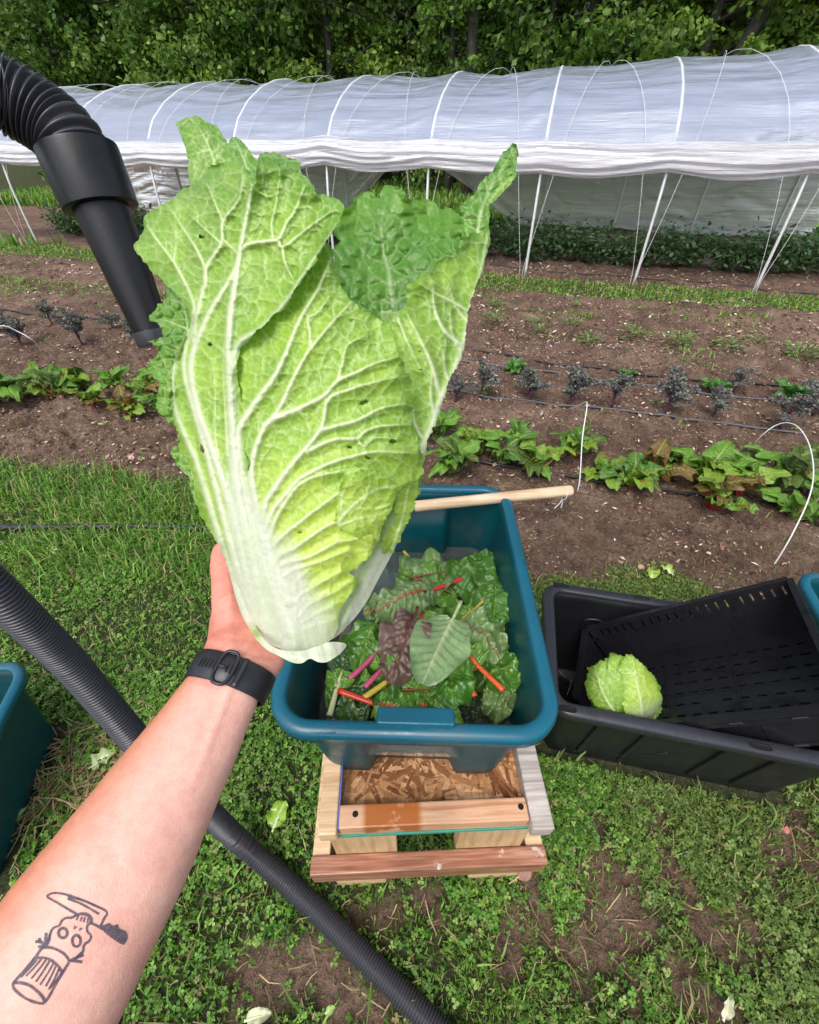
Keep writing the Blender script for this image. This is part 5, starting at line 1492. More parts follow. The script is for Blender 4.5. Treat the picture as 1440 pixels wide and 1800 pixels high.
# --- wooden stand
def wood(name, c1, c2, c3, rough=.6, stain=None, grain=(3, 60, 60), seed=0, win=None):
    t = NT(name); c = t.n('ShaderNodeVectorMath', {0: t.coord('Object'), 1: (seed * .37, seed * .11, seed * .23)}, operation='ADD').outputs[0]
    g = t.noise(t.mapping(c, grain), 1.6, 4, .6, dist=.6); k = t.noise(c, 9, 3)
    col = t.ramp(g, [(.32, c1), (.5, c2), (.66, c3)])
    col = t.mix(1.0, col, t.ramp(k, [(.3, .86), (.7, 1.1)]), 'MULTIPLY')
    if stain is not None:
        sc, lo, hi, scale = stain
        f = t.ramp(t.noise(t.mapping(c, (1, 1, 1)), scale, 4, .55), [(lo, 0.0), (hi, .9)])
        if win: f = t.math('MULTIPLY', f, t.ramp(t.math('ADD', t.n('ShaderNodeSeparateXYZ', {0: t.coord('Object')}).outputs[0], .5), [(win[0] + .5, 0.0), (win[0] + .51, 1.0), (win[1] + .5, 1.0), (win[1] + .51, 0.0)]))
        col = t.mix(f, col, sc)
    return t.done(t.bsdf(col, rough, t.bump(g, .25, .002), Specular_IOR_Level=.35))
M['pine'] = wood('pine', srgb(188, 150, 110), srgb(212, 178, 138), srgb(224, 196, 160))
M['fir'] = wood('wet_fir', srgb(184, 132, 100), srgb(210, 164, 130), srgb(220, 180, 148), .32, (srgb(168, 92, 34), .40, .46, 16), seed=3, win=(-.135, -.03))
M['grey_wood'] = wood('weathered_wood', srgb(150, 140, 132), srgb(182, 172, 164), srgb(204, 198, 192), .75, seed=5)
M['red_wood'] = wood('wet_red_wood', srgb(122, 76, 58), srgb(158, 108, 86), srgb(190, 144, 120), .30, (srgb(206, 190, 176), .64, .68, 22), seed=7)
M['green_ply'] = wood('leg_ply', srgb(172, 138, 96), srgb(192, 160, 118), srgb(204, 174, 132), .6, grain=(40, 40, 4), seed=9)
M['teal_paint'] = plain('green_paint', srgb(70, 150, 128), .6)
M['blue_paint'] = plain('blue_paint', srgb(98, 122, 196), .5)
M['screw'] = plain('screw_head', (.02, .018, .016), .5, Metallic=.6)
def osb_mat():
    t = NT('osb_board'); c = t.coord('Object')
    cols = None; nr = None
    vs = []
    for k, (sc, rz) in enumerate((((12, 130, 1), .5), ((130, 14, 1), -.35), ((16, 110, 1), 1.2))):
        v = t.n('ShaderNodeTexVoronoi', {'Vector': t.mapping(c, sc, (0, 0, rz)), 'Scale': 1.0})
        vs.append(v.outputs['Color'])
    a = t.mix(.5, vs[0], vs[1]); a = t.mix(.35, a, vs[2])
    g = t.n('ShaderNodeSeparateColor', {0: a}).outputs[0]
    col = t.ramp(g, [(.2, srgb(132, 84, 48)), (.45, srgb(182, 128, 82)), (.62, srgb(202, 152, 106)), (.8, srgb(222, 182, 138))])
    return t.done(t.bsdf(col, .4, t.bump(g, .4, .003)))
M['osb'] = osb_mat()
SRZ = R(2.2)
stand = thing('wooden_stand', 'small stand of raw timber and chipboard under the teal bin', 'stand', (.035, .50, 0), SRZ)
SY0 = -.262
SL = .735
fl = MB(); rs_ = np.random.default_rng(12)
for k in range(420):
    a_ = rs_.uniform(0, 3.14); l_, w_ = rs_.uniform(.025, .075), rs_.uniform(.006, .014); c_ = np.array([rs_.uniform(-.17, .17), rs_.uniform(-.20, .02)])
    e_ = np.array([math.cos(a_), math.sin(a_)]); n_ = np.array([-e_[1], e_[0]]); q = np.array([c_ - e_ * l_ / 2 - n_ * w_ / 2, c_ + e_ * l_ / 2 - n_ * w_ * rs_.uniform(.2, .6), c_ + e_ * l_ / 2 + n_ * w_ / 2, c_ - e_ * l_ / 2 + n_ * w_ * rs_.uniform(.2, .6)])
    q[:, 0] = np.clip(q[:, 0], -.173, .173); q[:, 1] = np.clip(q[:, 1], -.222, .05)
    fl.add(np.column_stack([q, .4518 + .00002 * k * 0 + rs_.uniform(.0001, .0010, 4)]), np.array([[0, 1, 2, 3]]), np.array([srgb(140, 92, 58), srgb(172, 122, 82), srgb(186, 138, 96), srgb(204, 160, 118), srgb(126, 80, 50)])[rs_.integers(0, 5)] * rs_.uniform(.8, 1.1))
o = fl.build('wood_flakes', M['chips'], stand); o['kind'] = 'stuff'
board('chipboard_top', (.428, SL - .01, .012), (0, SY0 + SL / 2, .4455), M['osb'], stand, bev=.001)
b = board('front_rail', (.352, .038, .038), (.001, SY0 + .019, .4715), M['fir'], stand, bev=.003)
for s in (-1, 1):
    V, F = tube([(.155 * s + .01, SY0 + .022, .4895), (.155 * s + .01, SY0 + .022, .4912)], .0055, 12)
    link('screw', mesh_np('screw', V, F, None, False, [M['screw']]), b, -np.array(b.location))
board('back_rail', (.352, .038, .038), (.001, SY0 + SL - .019, .4715), M['pine'], stand, bev=.003)
lr = board('side_rail', (.034, SL + .012, .040), (-.1945, SY0 + SL / 2 - .003, .4725), M['pine'], stand, bev=.003, rot=(0, 0, 0))
board('painted_edge', (.0022, SL, .020), (-.1757, SY0 + SL / 2, .4800), M['blue_paint'], stand, bev=.0005)
rr_ = board('side_rail', (.040, SL + .02, .042), (.1985, SY0 + SL / 2 - .006, .4738), M['grey_wood'], stand, bev=.003)
rr_['label'] = 'weathered whitish grey side rail'
board('painted_edge', (.424, .003, .010), (0, SY0 - .0006, .4456), M['teal_paint'], stand, bev=.0005)
for sx, w in ((-1, .140), (1, .150)):
    for y in (SY0 + .016, SY0 + SL - .05):
        board('leg', (w, .030, .268), (sx * .212 - sx * w / 2, y + .022, .3050), M['green_ply'], stand, bev=.002)
for y, m_ in ((SY0 + .004, 'red_wood'), (SY0 + SL - .02, 'pine')):
    board('lower_rail', (.535, .036, .072), (.0, y + .0, .168), M[m_], stand, bev=.003)
for s in (-1, 1):
    board('lower_side_rail', (.040, SL - .062, .076), (s * .2465, SY0 + SL / 2 - .008, .158), M['pine'], stand, bev=.003)
    for y in (SY0 + .03, SY0 + SL - .06):
        board('foot', (.125, .060, .122), (s * .165, y, .062), M['pine'], stand, bev=.004)

# --- wooden handled brush across the bin, string loop
RIMZ = BIN_Z + BIN_H
pa = P(700, 893, 1.128); pb = P(1008, 862, 1.118)
dirn = unit((pb - pa)[None])[0]
stick = thing('wash_brush', 'long tool with pale wooden handle and metal ferrule lying across the teal bin rim', 'tool', pa)
si = Matrix.Translation(stick.location).inverted()
M['dowel'] = wood('dowel_wood', srgb(196, 160, 122), srgb(220, 190, 156), srgb(232, 208, 180), .5, grain=(4, 50, 50), seed=4)
M['alu'] = plain('aluminium', (.62, .62, .62), .32, .05, 60, .1, Metallic=.9)
L = np.linalg.norm(pb - pa)
s = np.concatenate([np.linspace(.035, L - .012, 20), [L - .006, L - .002, L]])
r = np.concatenate([np.full(20, .0142), [.0134, .0105, .004]])
V, F = tube(pa + dirn * s[:, None], r, 20); o = link('shaft', mesh_np('shaft', V, F, None, True, [M['dowel']]), stick); o.matrix_parent_inverse = si
V, F = tube(pa + dirn * np.array([-.02, .03, .042])[:, None], [.0136, .015, .015], 20); o = link('ferrule', mesh_np('ferrule', V, F, None, True, [M['alu']]), stick); o.matrix_parent_inverse = si
V, F = tube(pa + dirn * np.array([-.30, -.28, -.02])[:, None], [.010, .0115, .0115], 14); o = link('ferrule_rod', mesh_np('ferrule_rod', V, F, None, True, [M['alu']]), stick); o.matrix_parent_inverse = si
q = pb - dirn * .020
down = np.array([0, -.15, -1.0]); down = unit(down[None])[0]
sd = unit(np.cross(dirn, down)[None])[0]
loopp = spline([q + sd * .013, q + sd * .012 + down * .014, q + down * .024 - dirn * .004, q - sd * .012 + down * .014, q - sd * .013 - down * .003, q - down * .0135], 30, True)
V, F = tube(np.vstack([loopp, loopp[:1]]), .0013, 6, False); o = link('string_loop', mesh_np('string_loop', V, F, None, True, [M['rope']]), stick); o.matrix_parent_inverse = si
for k, e in enumerate((.012, -.006)):
    V, F = tube(spline([q + down * .024 - dirn * .004, q + down * .036 - dirn * (.004 + e * .4), q + down * .050 - dirn * (.008 + e)], 10), .0012, 6); o = link('string_end', mesh_np('string_end', V, F, None, True, [M['rope']]), stick); o.matrix_parent_inverse = si

# small stone against the stand's foot
def stone(name, label, loc, r, seed, col, grp=None):
    bm = bmesh.new(); bmesh.ops.create_icosphere(bm, subdivisions=3, radius=1.0)
    rs = np.random.default_rng(seed); ax3 = rs.normal(0, 1, (9, 3)); ax3 /= np.linalg.norm(ax3, axis=1)[:, None]; cut = rs.uniform(.45, .85, 9)
    for v in bm.verts:
        p = np.array(v.co)
        for n_, c_ in zip(ax3, cut):
            d = p @ n_
            if d > c_: p = p - n_ * (d - c_) * .92
        v.co = p * np.array(r)
    me = bpy.data.meshes.new(name); bm.to_mesh(me); bm.free()
    t = NT(name + '_mat'); c = t.coord('Object'); n = t.noise(c, 60, 5)
    me.materials.append(t.done(t.bsdf(t.mix(1.0, col, t.ramp(n, [(.3, .75), (.7, 1.2)]), 'MULTIPLY'), .8, t.bump(n, .5, .003))))
    o = link(name, me, None, loc, (rs.uniform(0, .4), rs.uniform(0, .4), rs.uniform(0, 6)))
    return tag(o, label, 'stone', grp)
g = G(917, 1530); stone('stone', 'reddish brown stone wedged by the foot of the wooden stand', (g[0], g[1], .010), (.032, .026, .022), 3, srgb(150, 112, 100))
for k, (x, y, r, cl, lb) in enumerate(((1050, 934, .016, (206, 196, 186), 'white flat stone on the soil right of the wooden handle'), (1085, 1004, .014, (196, 160, 140), 'pinkish stone in the soil above the black tote'), (1125, 1000, .020, (202, 158, 134), 'larger tan pink stone at the grass edge above the black tote'),
        (232, 812, .034, (198, 162, 146), 'flat pinkish stone on the soil left of the cabbage'), (240, 800, .016, (190, 150, 134), 'small pink stone just above the flat pinkish one'), (275, 813, .016, (180, 142, 126), 'small brown stone nearest the cabbage on the left soil'), (168, 751, .020, (196, 166, 150), 'pale stone just below the left chard row'),
        (112, 620, .022, (200, 178, 166), 'pale stone between the left kale plants'), (1385, 1457, .014, (190, 120, 112), 'red pebble in the grass near the right edge'), (640, 940, .018, (150, 120, 104), 'brown stone beside the teal bin'))):
    p = G(x, y); z = float(ground_h(p[:1], p[1:2])[0])
    if k == 9: continue
    stone('stone', lb, (p[0], p[1], z + r * .15), (r, r * .75, r * .45), 20 + k, srgb(*cl), 'stones scattered on the ground')
# ================================================================== generic broad leaf with stalk (chard, weeds)
M['chard'] = leaf_material('chard_leaf', .30, .12, 200, .14, .18, .5, coat=.35)
M['chard_field'] = leaf_material('chard_field_leaf', .45, .25, 80, .15, .1, .4)
RED, PINKS, ORANGE, YEL, CREAM = srgb(206, 52, 48), srgb(206, 84, 128), srgb(222, 98, 42), srgb(206, 184, 70), srgb(206, 214, 160)
def blade_mesh(L, W, nu, nv, seed, stem=None, green=None, sf=.3, bend=.3, cup=.15, ruf=.10, pucker=.5, under=False, vein=None, stem_r=.006, point=.75, droop=0.0, crumple=.08, name='blade', mat='chard', stem_len=None):
    """leaf lying along +x from the stalk end (0) to the tip (L); returns blade and stalk meshes"""
    r = np.random.default_rng(seed)
    green = srgb(74, 116, 44) if green is None else green
    vein = stem if vein is None else vein
    s0 = L * sf
    u = np.linspace(0, 1, nu)[:, None]; v = np.linspace(-1, 1, nv)[None]
    shape = (np.sin(np.pi * np.clip(u, .004, .985) ** point) ** .48) * (1 - .08 * u)
    lob = 1 + .16 * vnoise(u * 4 + 0 * v, np.sign(v) * 3 + 0 * u, seed) + .05 * vnoise(u * 9, np.sign(v) * 5 + 0 * u, seed + 1)
    yy = v * W / 2 * shape * lob
    xx = s0 + u * (L - s0) + .05 * L * np.abs(v) * (1 - u) * -1 * .6 + 0 * v
    av = np.abs(v)
    # side veins as a herring bone field
    ph = (u * 9.0 - av * 1.9 * 1.0) + .25 * vnoise(u * 3, v * 3, seed + 2)
    sv = np.exp(-((ph - np.round(ph)) / .075) ** 2) * (av < .95)
    mid = np.exp(-(av * W * shape / (.0042 * (1 - .6 * u)) / 2) ** 2)
    cell = voronoi_edge((xx / L * 14), (yy / L * 14), 1.0, seed)[0]
    pk = (np.clip(np.abs(ph - np.round(ph)) * 2, 0, 1) * .7 + np.clip(cell, 0, .8) * .6) * (1 - .85 * av ** 5) * np.clip((1 - u) * 6, 0, 1)
    z = cup * W * (av ** 2) * shape + pucker * .012 * (L / .2) * pk * (1 if not under else -1) * (1 - mid)
    z = z + ruf * W * av ** 2.4 * np.sin(u * 13 + 6 * r.random() + np.sign(v) * 1.3 + 3 * vnoise(u * 3, v, seed + 4)) * .6
    z = z + crumple * W * fbm(xx / L * 3.2, yy / L * 3.2, seed + 6, 3)
    z = z + (.0025 if under else -.002) * (mid + .5 * sv)
    t = (u + 0 * v)
    z = z + bend * L * (t - t * t) - droop * L * t ** 2
    V = np.stack([xx + 0 * z, yy, z], -1).reshape(-1, 3)
    i = (np.arange(nu - 1)[:, None] * nv + np.arange(nv - 1)[None]).ravel(); F = np.stack([i, i + nv, i + nv + 1, i + 1], 1)
    c = np.broadcast_to(green, (nu, nv, 3)) * (1 + .25 * fbm(xx / L * 6, yy / L * 6, seed + 8, 3))[..., None] * (.86 + .28 * np.clip(pk, 0, 1))[..., None]
    if vein is not None:
        k = np.clip(mid * 1.0 * (1 - .4 * u) + sv * (.42 if under else .05) * (1 - u * .5), 0, 1)[..., None]
        c = c * (1 - k) + vein * k
    me = mesh_np(name, V, F, c.reshape(-1, 3), True, [M[mat]])
    if stem is None: return me, None
    x = np.linspace(0, s0 + (L - s0) * .82, 16); uu = np.clip((x - s0) / (L - s0), 0, 1)
    zc = bend * L * (uu - uu ** 2) - droop * L * uu ** 2 - .001 + (.0015 if under else -.0005)
    rad = stem_r * np.interp(x, [0, s0, s0 + (L - s0) * .82], [1.0, .8, .18])
    V, F = tube(np.stack([x, 0 * x, zc], 1), rad, 8, True, .75)
    cc = np.broadcast_to(stem, (len(V), 3)) * (1 + .12 * vnoise(V[:, 0] * 300, V[:, 1] * 700, seed))[:, None]
    return me, mesh_np('stem', V, F, cc, True, [M[mat]])

# --- washed chard leaves floating in the bin: (stalk end px, tip px, width px, height, colours ...)
GD, GM_, GL, GG, MAR = srgb(82, 130, 48), srgb(106, 154, 58), srgb(124, 162, 74), srgb(126, 156, 96), srgb(118, 92, 80)
BL = [
    ((811, 1057), (742, 1206), 106, .668, CREAM, srgb(134, 166, 108), .26, True, 'pale green chard leaf lying underside up on top of the pile with cream stem'),
    ((734, 1066), (690, 1206), 60, .652, srgb(120, 46, 44), MAR, .14, False, 'dark maroon chard leaf left of the pale leaf'),
    ((737, 1020), (746, 1190), 60, .638, RED, GM_, .42, False, 'chard leaf with bright red stem pointing straight up the pile'),
    ((817, 1015), (662, 1078), 52, .628, RED, GG, .40, False, 'chard leaf with a long red stem slanting to the upper right'),
    ((700, 1020), (815, 1012), 66, .612, srgb(130, 60, 50), GG, .06, False, 'wide grey green chard leaf at the far end of the pile'),
    ((815, 1050), (700, 1018), 46, .606, srgb(140, 120, 70), GM_, .10, False, 'green chard leaf under the far wide leaf'),
    ((710, 968), (770, 1040), 40, .606, YEL, GM_, .30, False, 'chard leaf with a yellow stem at the far wall of the bin'),
    ((800, 985), (872, 1062), 62, .618, srgb(120, 150, 70), GD, .06, False, 'dark crinkled chard leaf in the far right corner'),
    ((872, 1030), (866, 1112), 46, .625, srgb(110, 150, 60), GD, .05, False, 'curled dark chard leaf against the right wall of the bin'),
    ((806, 1092), (880, 1160), 80, .634, srgb(150, 70, 60), GG, .05, False, 'smooth grey green chard leaf right of the pale leaf'),
    ((854, 1052), (800, 1100), 44, .628, YEL, GM_, .30, False, 'chard leaf with a short pale yellow stem near the right wall'),
    ((886, 1213), (806, 1140), 48, .648, ORANGE, GM_, .55, False, 'chard leaf with a thick orange stem slanting to the right wall'),
    ((835, 1224), (790, 1140), 46, .640, ORANGE, GM_, .42, False, 'chard leaf with a shorter orange stem beside the thick orange one'),
    ((850, 1190), (914, 1165), 56, .630, srgb(120, 150, 60), GD, .06, False, 'dark glossy chard leaf touching the right wall'),
    ((850, 1212), (908, 1238), 60, .606, srgb(110, 140, 70), GG, .05, False, 'grey green chard leaf in the near right of the pile'),
    ((665, 1085), (628, 1182), 50, .634, srgb(130, 170, 70), srgb(82, 132, 44), .04, False, 'bright green wavy chard leaf below the cabbage base'),
    ((596, 1140), (612, 1196), 34, .618, srgb(90, 120, 60), srgb(58, 92, 52), .05, False, 'round dark chard leaf near the left wall'),
    ((614, 1193), (680, 1138), 34, .636, PINKS, GM_, .50, False, 'chard leaf with a magenta pink stem, the upper of two'),
    ((641, 1207), (704, 1150), 34, .640, PINKS, GM_, .50, False, 'chard leaf with a magenta pink stem, the lower of two'),
    ((640, 1226), (730, 1170), 40, .640, YEL, GM_, .50, False, 'chard leaf with a thin yellow stem near the pink stems'),
    ((595, 1213), (724, 1264), 44, .640, srgb(222, 66, 40), GM_, .52, False, 'chard leaf with a long orange red stem at the near left'),
    ((579, 1258), (604, 1180), 34, .628, CREAM, GM_, .55, False, 'chard leaf with a pale green stem in the near left corner'),
    ((655, 1255), (750, 1244), 52, .636, srgb(130, 150, 60), srgb(64, 118, 38), .04, False, 'crinkled bright green chard leaf just behind the bin handle'),
    ((678, 1212), (782, 1214), 46, .640, srgb(150, 60, 50), GM_, .04, False, 'folded chard leaf with red veins in the near middle'),
    ((790, 1160), (798, 1258), 56, .644, srgb(120, 160, 60), srgb(76, 128, 44), .04, False, 'large bright crinkled chard leaf right of the middle'),
    ((766, 1228), (814, 1290), 26, .650, srgb(180, 200, 140), GM_, .06, False, 'narrow folded chard leaf reaching over the near rim'),
    ((798, 1265), (700, 1225), 40, .638, RED, GM_, .50, False, 'chard leaf with a red stem beside the bin handle'),
    ((600, 1210), (636, 1286), 50, .616, srgb(110, 140, 60), srgb(56, 92, 40), .04, False, 'dark drooping chard leaf in the near left corner'),
    ((600, 1206), (664, 1212), 40, .622, srgb(110, 130, 60), GM_, .04, False, 'green chard leaf below the pink stems'),
    ((810, 1226), (846, 1276), 48, .566, srgb(80, 100, 60), srgb(62, 86, 56), .05, False, 'dull chard leaf half sunk in the water at the near right'),
    ((690, 1060), (640, 1085), 34, .600, srgb(200, 120, 90), GG, .10, False, 'chard leaf partly hidden behind the cabbage base'),
    ((730, 1120), (850, 1130), 90, .595, srgb(110, 140, 60), GM_, .05, False, 'broad green chard leaf buried in the middle of the pile'),
    ((640, 1150), (740, 1270), 86, .590, srgb(110, 140, 60), GM_, .05, False, 'broad green chard leaf buried at the near side of the pile'),
    ((760, 1180), (880, 1120), 80, .588, srgb(110, 140, 60), GD, .05, False, 'dark chard leaf buried at the right of the pile'),
    ((580, 1200), (690, 1250), 70, .596, srgb(110, 140, 60), GM_, .05, False, 'broad green chard leaf buried at the near left of the pile'),
    ((640, 1120), (590, 1190), 50, .600, srgb(110, 140, 60), GD, .05, False, 'dark chard leaf buried at the left wall'),
    ((770, 1000), (700, 1060), 60, .596, srgb(110, 140, 60), GM_, .05, False, 'green chard leaf buried at the far middle of the pile'),
    ((860, 1100), (900, 1200), 60, .598, srgb(110, 140, 60), GM_, .05, False, 'green chard leaf buried along the right wall'),
    ((700, 1270), (780, 1250), 50, .600, srgb(110, 140, 60), GM_, .05, False, 'green chard leaf buried beneath the bin handle'),
    ((880, 1020), (800, 1000), 60, .590, srgb(110, 140, 60), GD, .05, False, 'dark chard leaf buried at the far right of the pile'),
]
for k, (pa_, pb_, wpx, z, st, gr, sf, und, lab) in enumerate(BL):
    z = .565 + (z - .565) * 1.35
    a, b_ = G(*pa_, z), G(*pb_, z - .006)
    d = b_ - a; L = float(np.linalg.norm(d[:2])); mid_d = (H - z) / (SP - (900 - (pa_[1] + pb_[1]) / 2) / FPX * CP)
    W = wpx / FPX * mid_d * (1.02 if und else 1.6)
    thick = .0062 if sf > .35 else .004
    me, sm_ = blade_mesh(L, W, 46, 33, 300 + k * 7, st, gr, sf, bend=.20 if not und else .06, cup=.10 if und else -.06 + .12 * ((k * 37) % 5) / 5, ruf=.10 if und else .22, pucker=.35 if und else .8, under=und, stem_r=thick, point=.8, crumple=.05 if und else .36)
    t = thing('chard_leaf', lab, 'leaf', a, math.atan2(d[1], d[0]), 'chard leaves in the wash bin')
    t.rotation_euler = (random.uniform(-.17, .17) if not und else .08, random.uniform(-.10, .12) if not und else 0, math.atan2(d[1], d[0]))
    link('blade', me, t); link('stem', sm_, t)

# --- field rows
def row_pt(px, py): p = G(px, py); return p
def rosette(name, label, cat, loc, rz, leaves, group, scale=1.0):
    t = thing(name, label, cat, loc, rz, group)
    t.scale = (scale,) * 3
    for me, m in leaves:
        o = link('leaf', me, t); o.rotation_euler = m
    return t
def joined(bm_, sm_, mat):
    """blade and stalk as one leaf mesh"""
    def arr(me):
        n = len(me.vertices); v = np.empty(n * 3, np.float32); me.vertices.foreach_get('co', v)
        c = np.empty(n * 4, np.float32); me.color_attributes['Col'].data.foreach_get('color', c)
        return v.reshape(-1, 3), [tuple(p.vertices) for p in me.polygons], c.reshape(-1, 4)[:, :3]
    V1, F1, C1 = arr(bm_); V2, F2, C2 = arr(sm_)
    F4 = [f for f in F1 if len(f) == 4] + [tuple(np.array(f) + len(V1)) for f in F2 if len(f) == 4]; F3 = [f for f in F1 if len(f) == 3] + [tuple(np.array(f) + len(V1)) for f in F2 if len(f) == 3]
    return mesh_np('leaf', np.vstack([V1, V2]), [np.array(F4)] + ([np.array(F3)] if F3 else []), np.vstack([C1, C2]), True, [M[mat]])
FG = [srgb(104, 148, 54), srgb(84, 124, 50), srgb(126, 158, 58), srgb(86, 108, 48)]
FST = [srgb(196, 40, 48), srgb(214, 120, 40), srgb(206, 190, 90), srgb(180, 190, 130), srgb(190, 60, 70)]
FLEAF = {}
for ci in range(5):
    for q in range(3):
        b1, s1 = blade_mesh(.17, .088, 28, 17, 900 + ci * 9 + q, FST[ci], (srgb(118, 98, 52) if ci in (0, 4) and q == 1 else FG[(ci + q) % 4]), .40, bend=.24, cup=.10, ruf=.30, pucker=1.5, crumple=.30, vein=srgb(170, 186, 104), stem_r=.0055, droop=.10 + .16 * q, mat='chard_field')
        FLEAF[ci, q] = joined(b1, s1, 'chard_field')
def chard_plant(px, py, size, ci, label, n=9, seed=0):
    p = row_pt(px, py); z = float(ground_h(p[:1], p[1:2])[0]); rr = random.Random(seed)
    lv = []
    for k in range(n):
        el = R(rr.uniform(34, 72) if k > 1 else rr.uniform(66, 84))
        lv.append((FLEAF[ci, rr.randrange(3)], (rr.uniform(-.3, .3), -el, k * 2.4 + rr.uniform(-.4, .4))))
    t = rosette('chard_plant', label, 'chard plant', (p[0], p[1], z - .01), rr.uniform(0, 6.28), lv, 'chard plants in the near row', size * 1.08)
    for o in t.children: o.scale = (rr.uniform(.55, 1.25),) * 3
CH_R = [(770, 790, 1.1, 3), (800, 838, 1.0, 3), (838, 800, 1.15, 2), (880, 825, 1.1, 3), (905, 785, .9, 1), (940, 838, 1.05, 2), (1005, 812, 1.0, 1), (1060, 845, 1.1, 0), (1098, 865, 1.15, 1), (1135, 850, 1.1, 4), (1170, 830, 1.0, 2), (1225, 850, 1.2, 2), (1240, 905, 1.05, 0), (1290, 880, 1.05, 4), (1300, 850, .9, 2), (1370, 865, 1.35, 3), (1385, 920, 1.1, 2), (1435, 890, 1.0, 0)]
for k, (x, y, s, ci) in enumerate(CH_R):
    chard_plant(x, y, s, ci, f'{["red", "orange", "yellow", "pale green", "crimson"][ci]} stemmed chard plant, {ORD[k]} from the left, right of the cabbage', seed=k)
CH_L = [(-10, 730, 1.2, 4), (20, 718, 1.2, 3), (70, 690, 1.1, 0), (110, 705, 1.2, 1), (150, 690, 1.0, 3), (175, 728, 1.15, 0), (215, 700, 1.1, 2), (235, 740, 1.15, 0), (262, 705, 1.0, 4), (285, 735, .9, 3)]
for k, (x, y, s, ci) in enumerate(CH_L):
    chard_plant(x, y, s, ci, f'{["red", "orange", "yellow", "pale green", "crimson"][ci]} stemmed chard plant, {ORD[k]} from the left, left of the cabbage', seed=50 + k)

# purple kale with frilled leaves
KP = [srgb(118, 112, 118), srgb(128, 138, 122), srgb(104, 92, 106), srgb(140, 148, 130)]
M['kale'] = leaf_material('kale_leaf', .6, .1, 120, .2, .1, .3)
def kale_leaf(seed):
    r = np.random.default_rng(seed); mb = MB()
    n = 10; x = np.linspace(0, .16, n); zz = .06 * np.sin(x / .16 * 2.2)
    V, F = tube(np.stack([x, 0 * x, zz], 1), np.linspace(.0035, .001, n), 5); mb.add(V, F, srgb(104, 62, 86))
    m = 190
    t = r.uniform(.25, 1.0, m); w = .045 * np.sin(np.pi * np.clip((t - .15) / .9, 0, 1)) ** .6
    y = r.uniform(-1, 1, m) * w
    c = np.stack([.16 * t, y, np.interp(.16 * t, x, zz) + r.normal(0, .007, m)], 1)
    d = unit(r.normal(0, 1, (m, 3)) + np.stack([np.ones(m) * .4, np.sign(y), np.zeros(m)], 1)); nn = unit(r.normal(0, 1, (m, 3)) + [0, 0, .7]); nn = unit(nn - d * (nn * d).sum(1)[:, None])
    L = r.uniform(.010, .022, m)
    V, F = leaf_quads(c, d, nn, L, L * .9, .3)
    mb.add(V, F, np.repeat(np.array(KP)[r.integers(0, 4, m)] * r.uniform(.6, 1.1, (m, 1)), 4, 0))
    return mb.mesh('leaf', M['kale'], True)
KL = [kale_leaf(s) for s in (1, 2, 3, 4)]
def kale_plant(px, py, s, label, seed):
    p = row_pt(px, py); z = float(ground_h(p[:1], p[1:2])[0]); rr = random.Random(seed)
    t = thing('kale_plant', label, 'kale plant', (p[0], p[1], z - .005), rr.uniform(0, 6.28), 'purple kale plants along the drip line'); t.scale = (s * .8,) * 3
    V, F = tube(spline([(0, 0, 0), (.01, .005, .08), (.004, .0, .17)], 8), np.linspace(.009, .005, 8), 6)
    link('stem', mesh_np('stem', V, F, np.broadcast_to(srgb(96, 58, 80), (len(V), 3)), True, [M['kale']]), t)
    for k in range(8):
        o = link('leaf', KL[rr.randrange(4)], t, (0, 0, .05 + .011 * k), (rr.uniform(-.4, .4), -R(rr.uniform(5, 60)), k * 2.39 + rr.uniform(-.3, .3))); o.scale = (rr.uniform(.7, 1.1),) * 3
KR = [(800, 712, .9), (845, 704, 1.15), (925, 715, 1.2), (1000, 722, 1.25), (1072, 728, 1.1), (1165, 738, 1.25), (1245, 745, 1.0), (1290, 690, .9), (1365, 765, 1.15), (1425, 735, 1.2)]
for k, (x, y, s) in enumerate(KR): kale_plant(x, y, s, f'frilly purple kale plant, {ORD[k]} from the left in the row right of the cabbage', k)
KLF = [(45, 615, 1.2), (148, 612, 1.35), (95, 575, 1.0), (248, 615, 1.15), (15, 590, 1.0), (200, 580, .9)]
for k, (x, y, s) in enumerate(KLF): kale_plant(x, y, s, f'dark frilly kale, {["nearest the left edge in the near line", "large one in the middle", "at the drip tape left of middle", "beside the black tube", "at the far left edge", "small one near the black tube"][k]} of the left kale row', 40 + k)
# young green plants in the drip row
GL_ = []
for q in range(2):
    b1, s1 = blade_mesh(.12, .07, 14, 9, 700 + q, srgb(150, 180, 110), srgb(70, 124, 50), .2, bend=.25, cup=.3, ruf=.3, stem_r=.003, droop=.2, mat='chard_field'); GL_.append(joined(b1, s1, 'chard_field'))
for k, (x, y, s, lb) in enumerate(((905, 652, .9, 'below the drip line beside the cabbage'), (1100, 665, .8, 'left of three along the upper drip tape'), (1252, 692, 1.1, 'middle of three along the upper drip tape'), (1385, 708, 1.35, 'right of three along the upper drip tape'), (1190, 685, .7, 'small one between the drip tapes'))):
    p = row_pt(x, y); z = float(ground_h(p[:1], p[1:2])[0]); rr = random.Random(k + 9)
    rosette('young_greens', f'young green leafy plant, {lb}', 'plant', (p[0], p[1], z), 0, [(GL_[i % 2], (0, -R(rr.uniform(20, 70)), i * 2.4)) for i in range(8)], 'young plants along the drip tape', s)
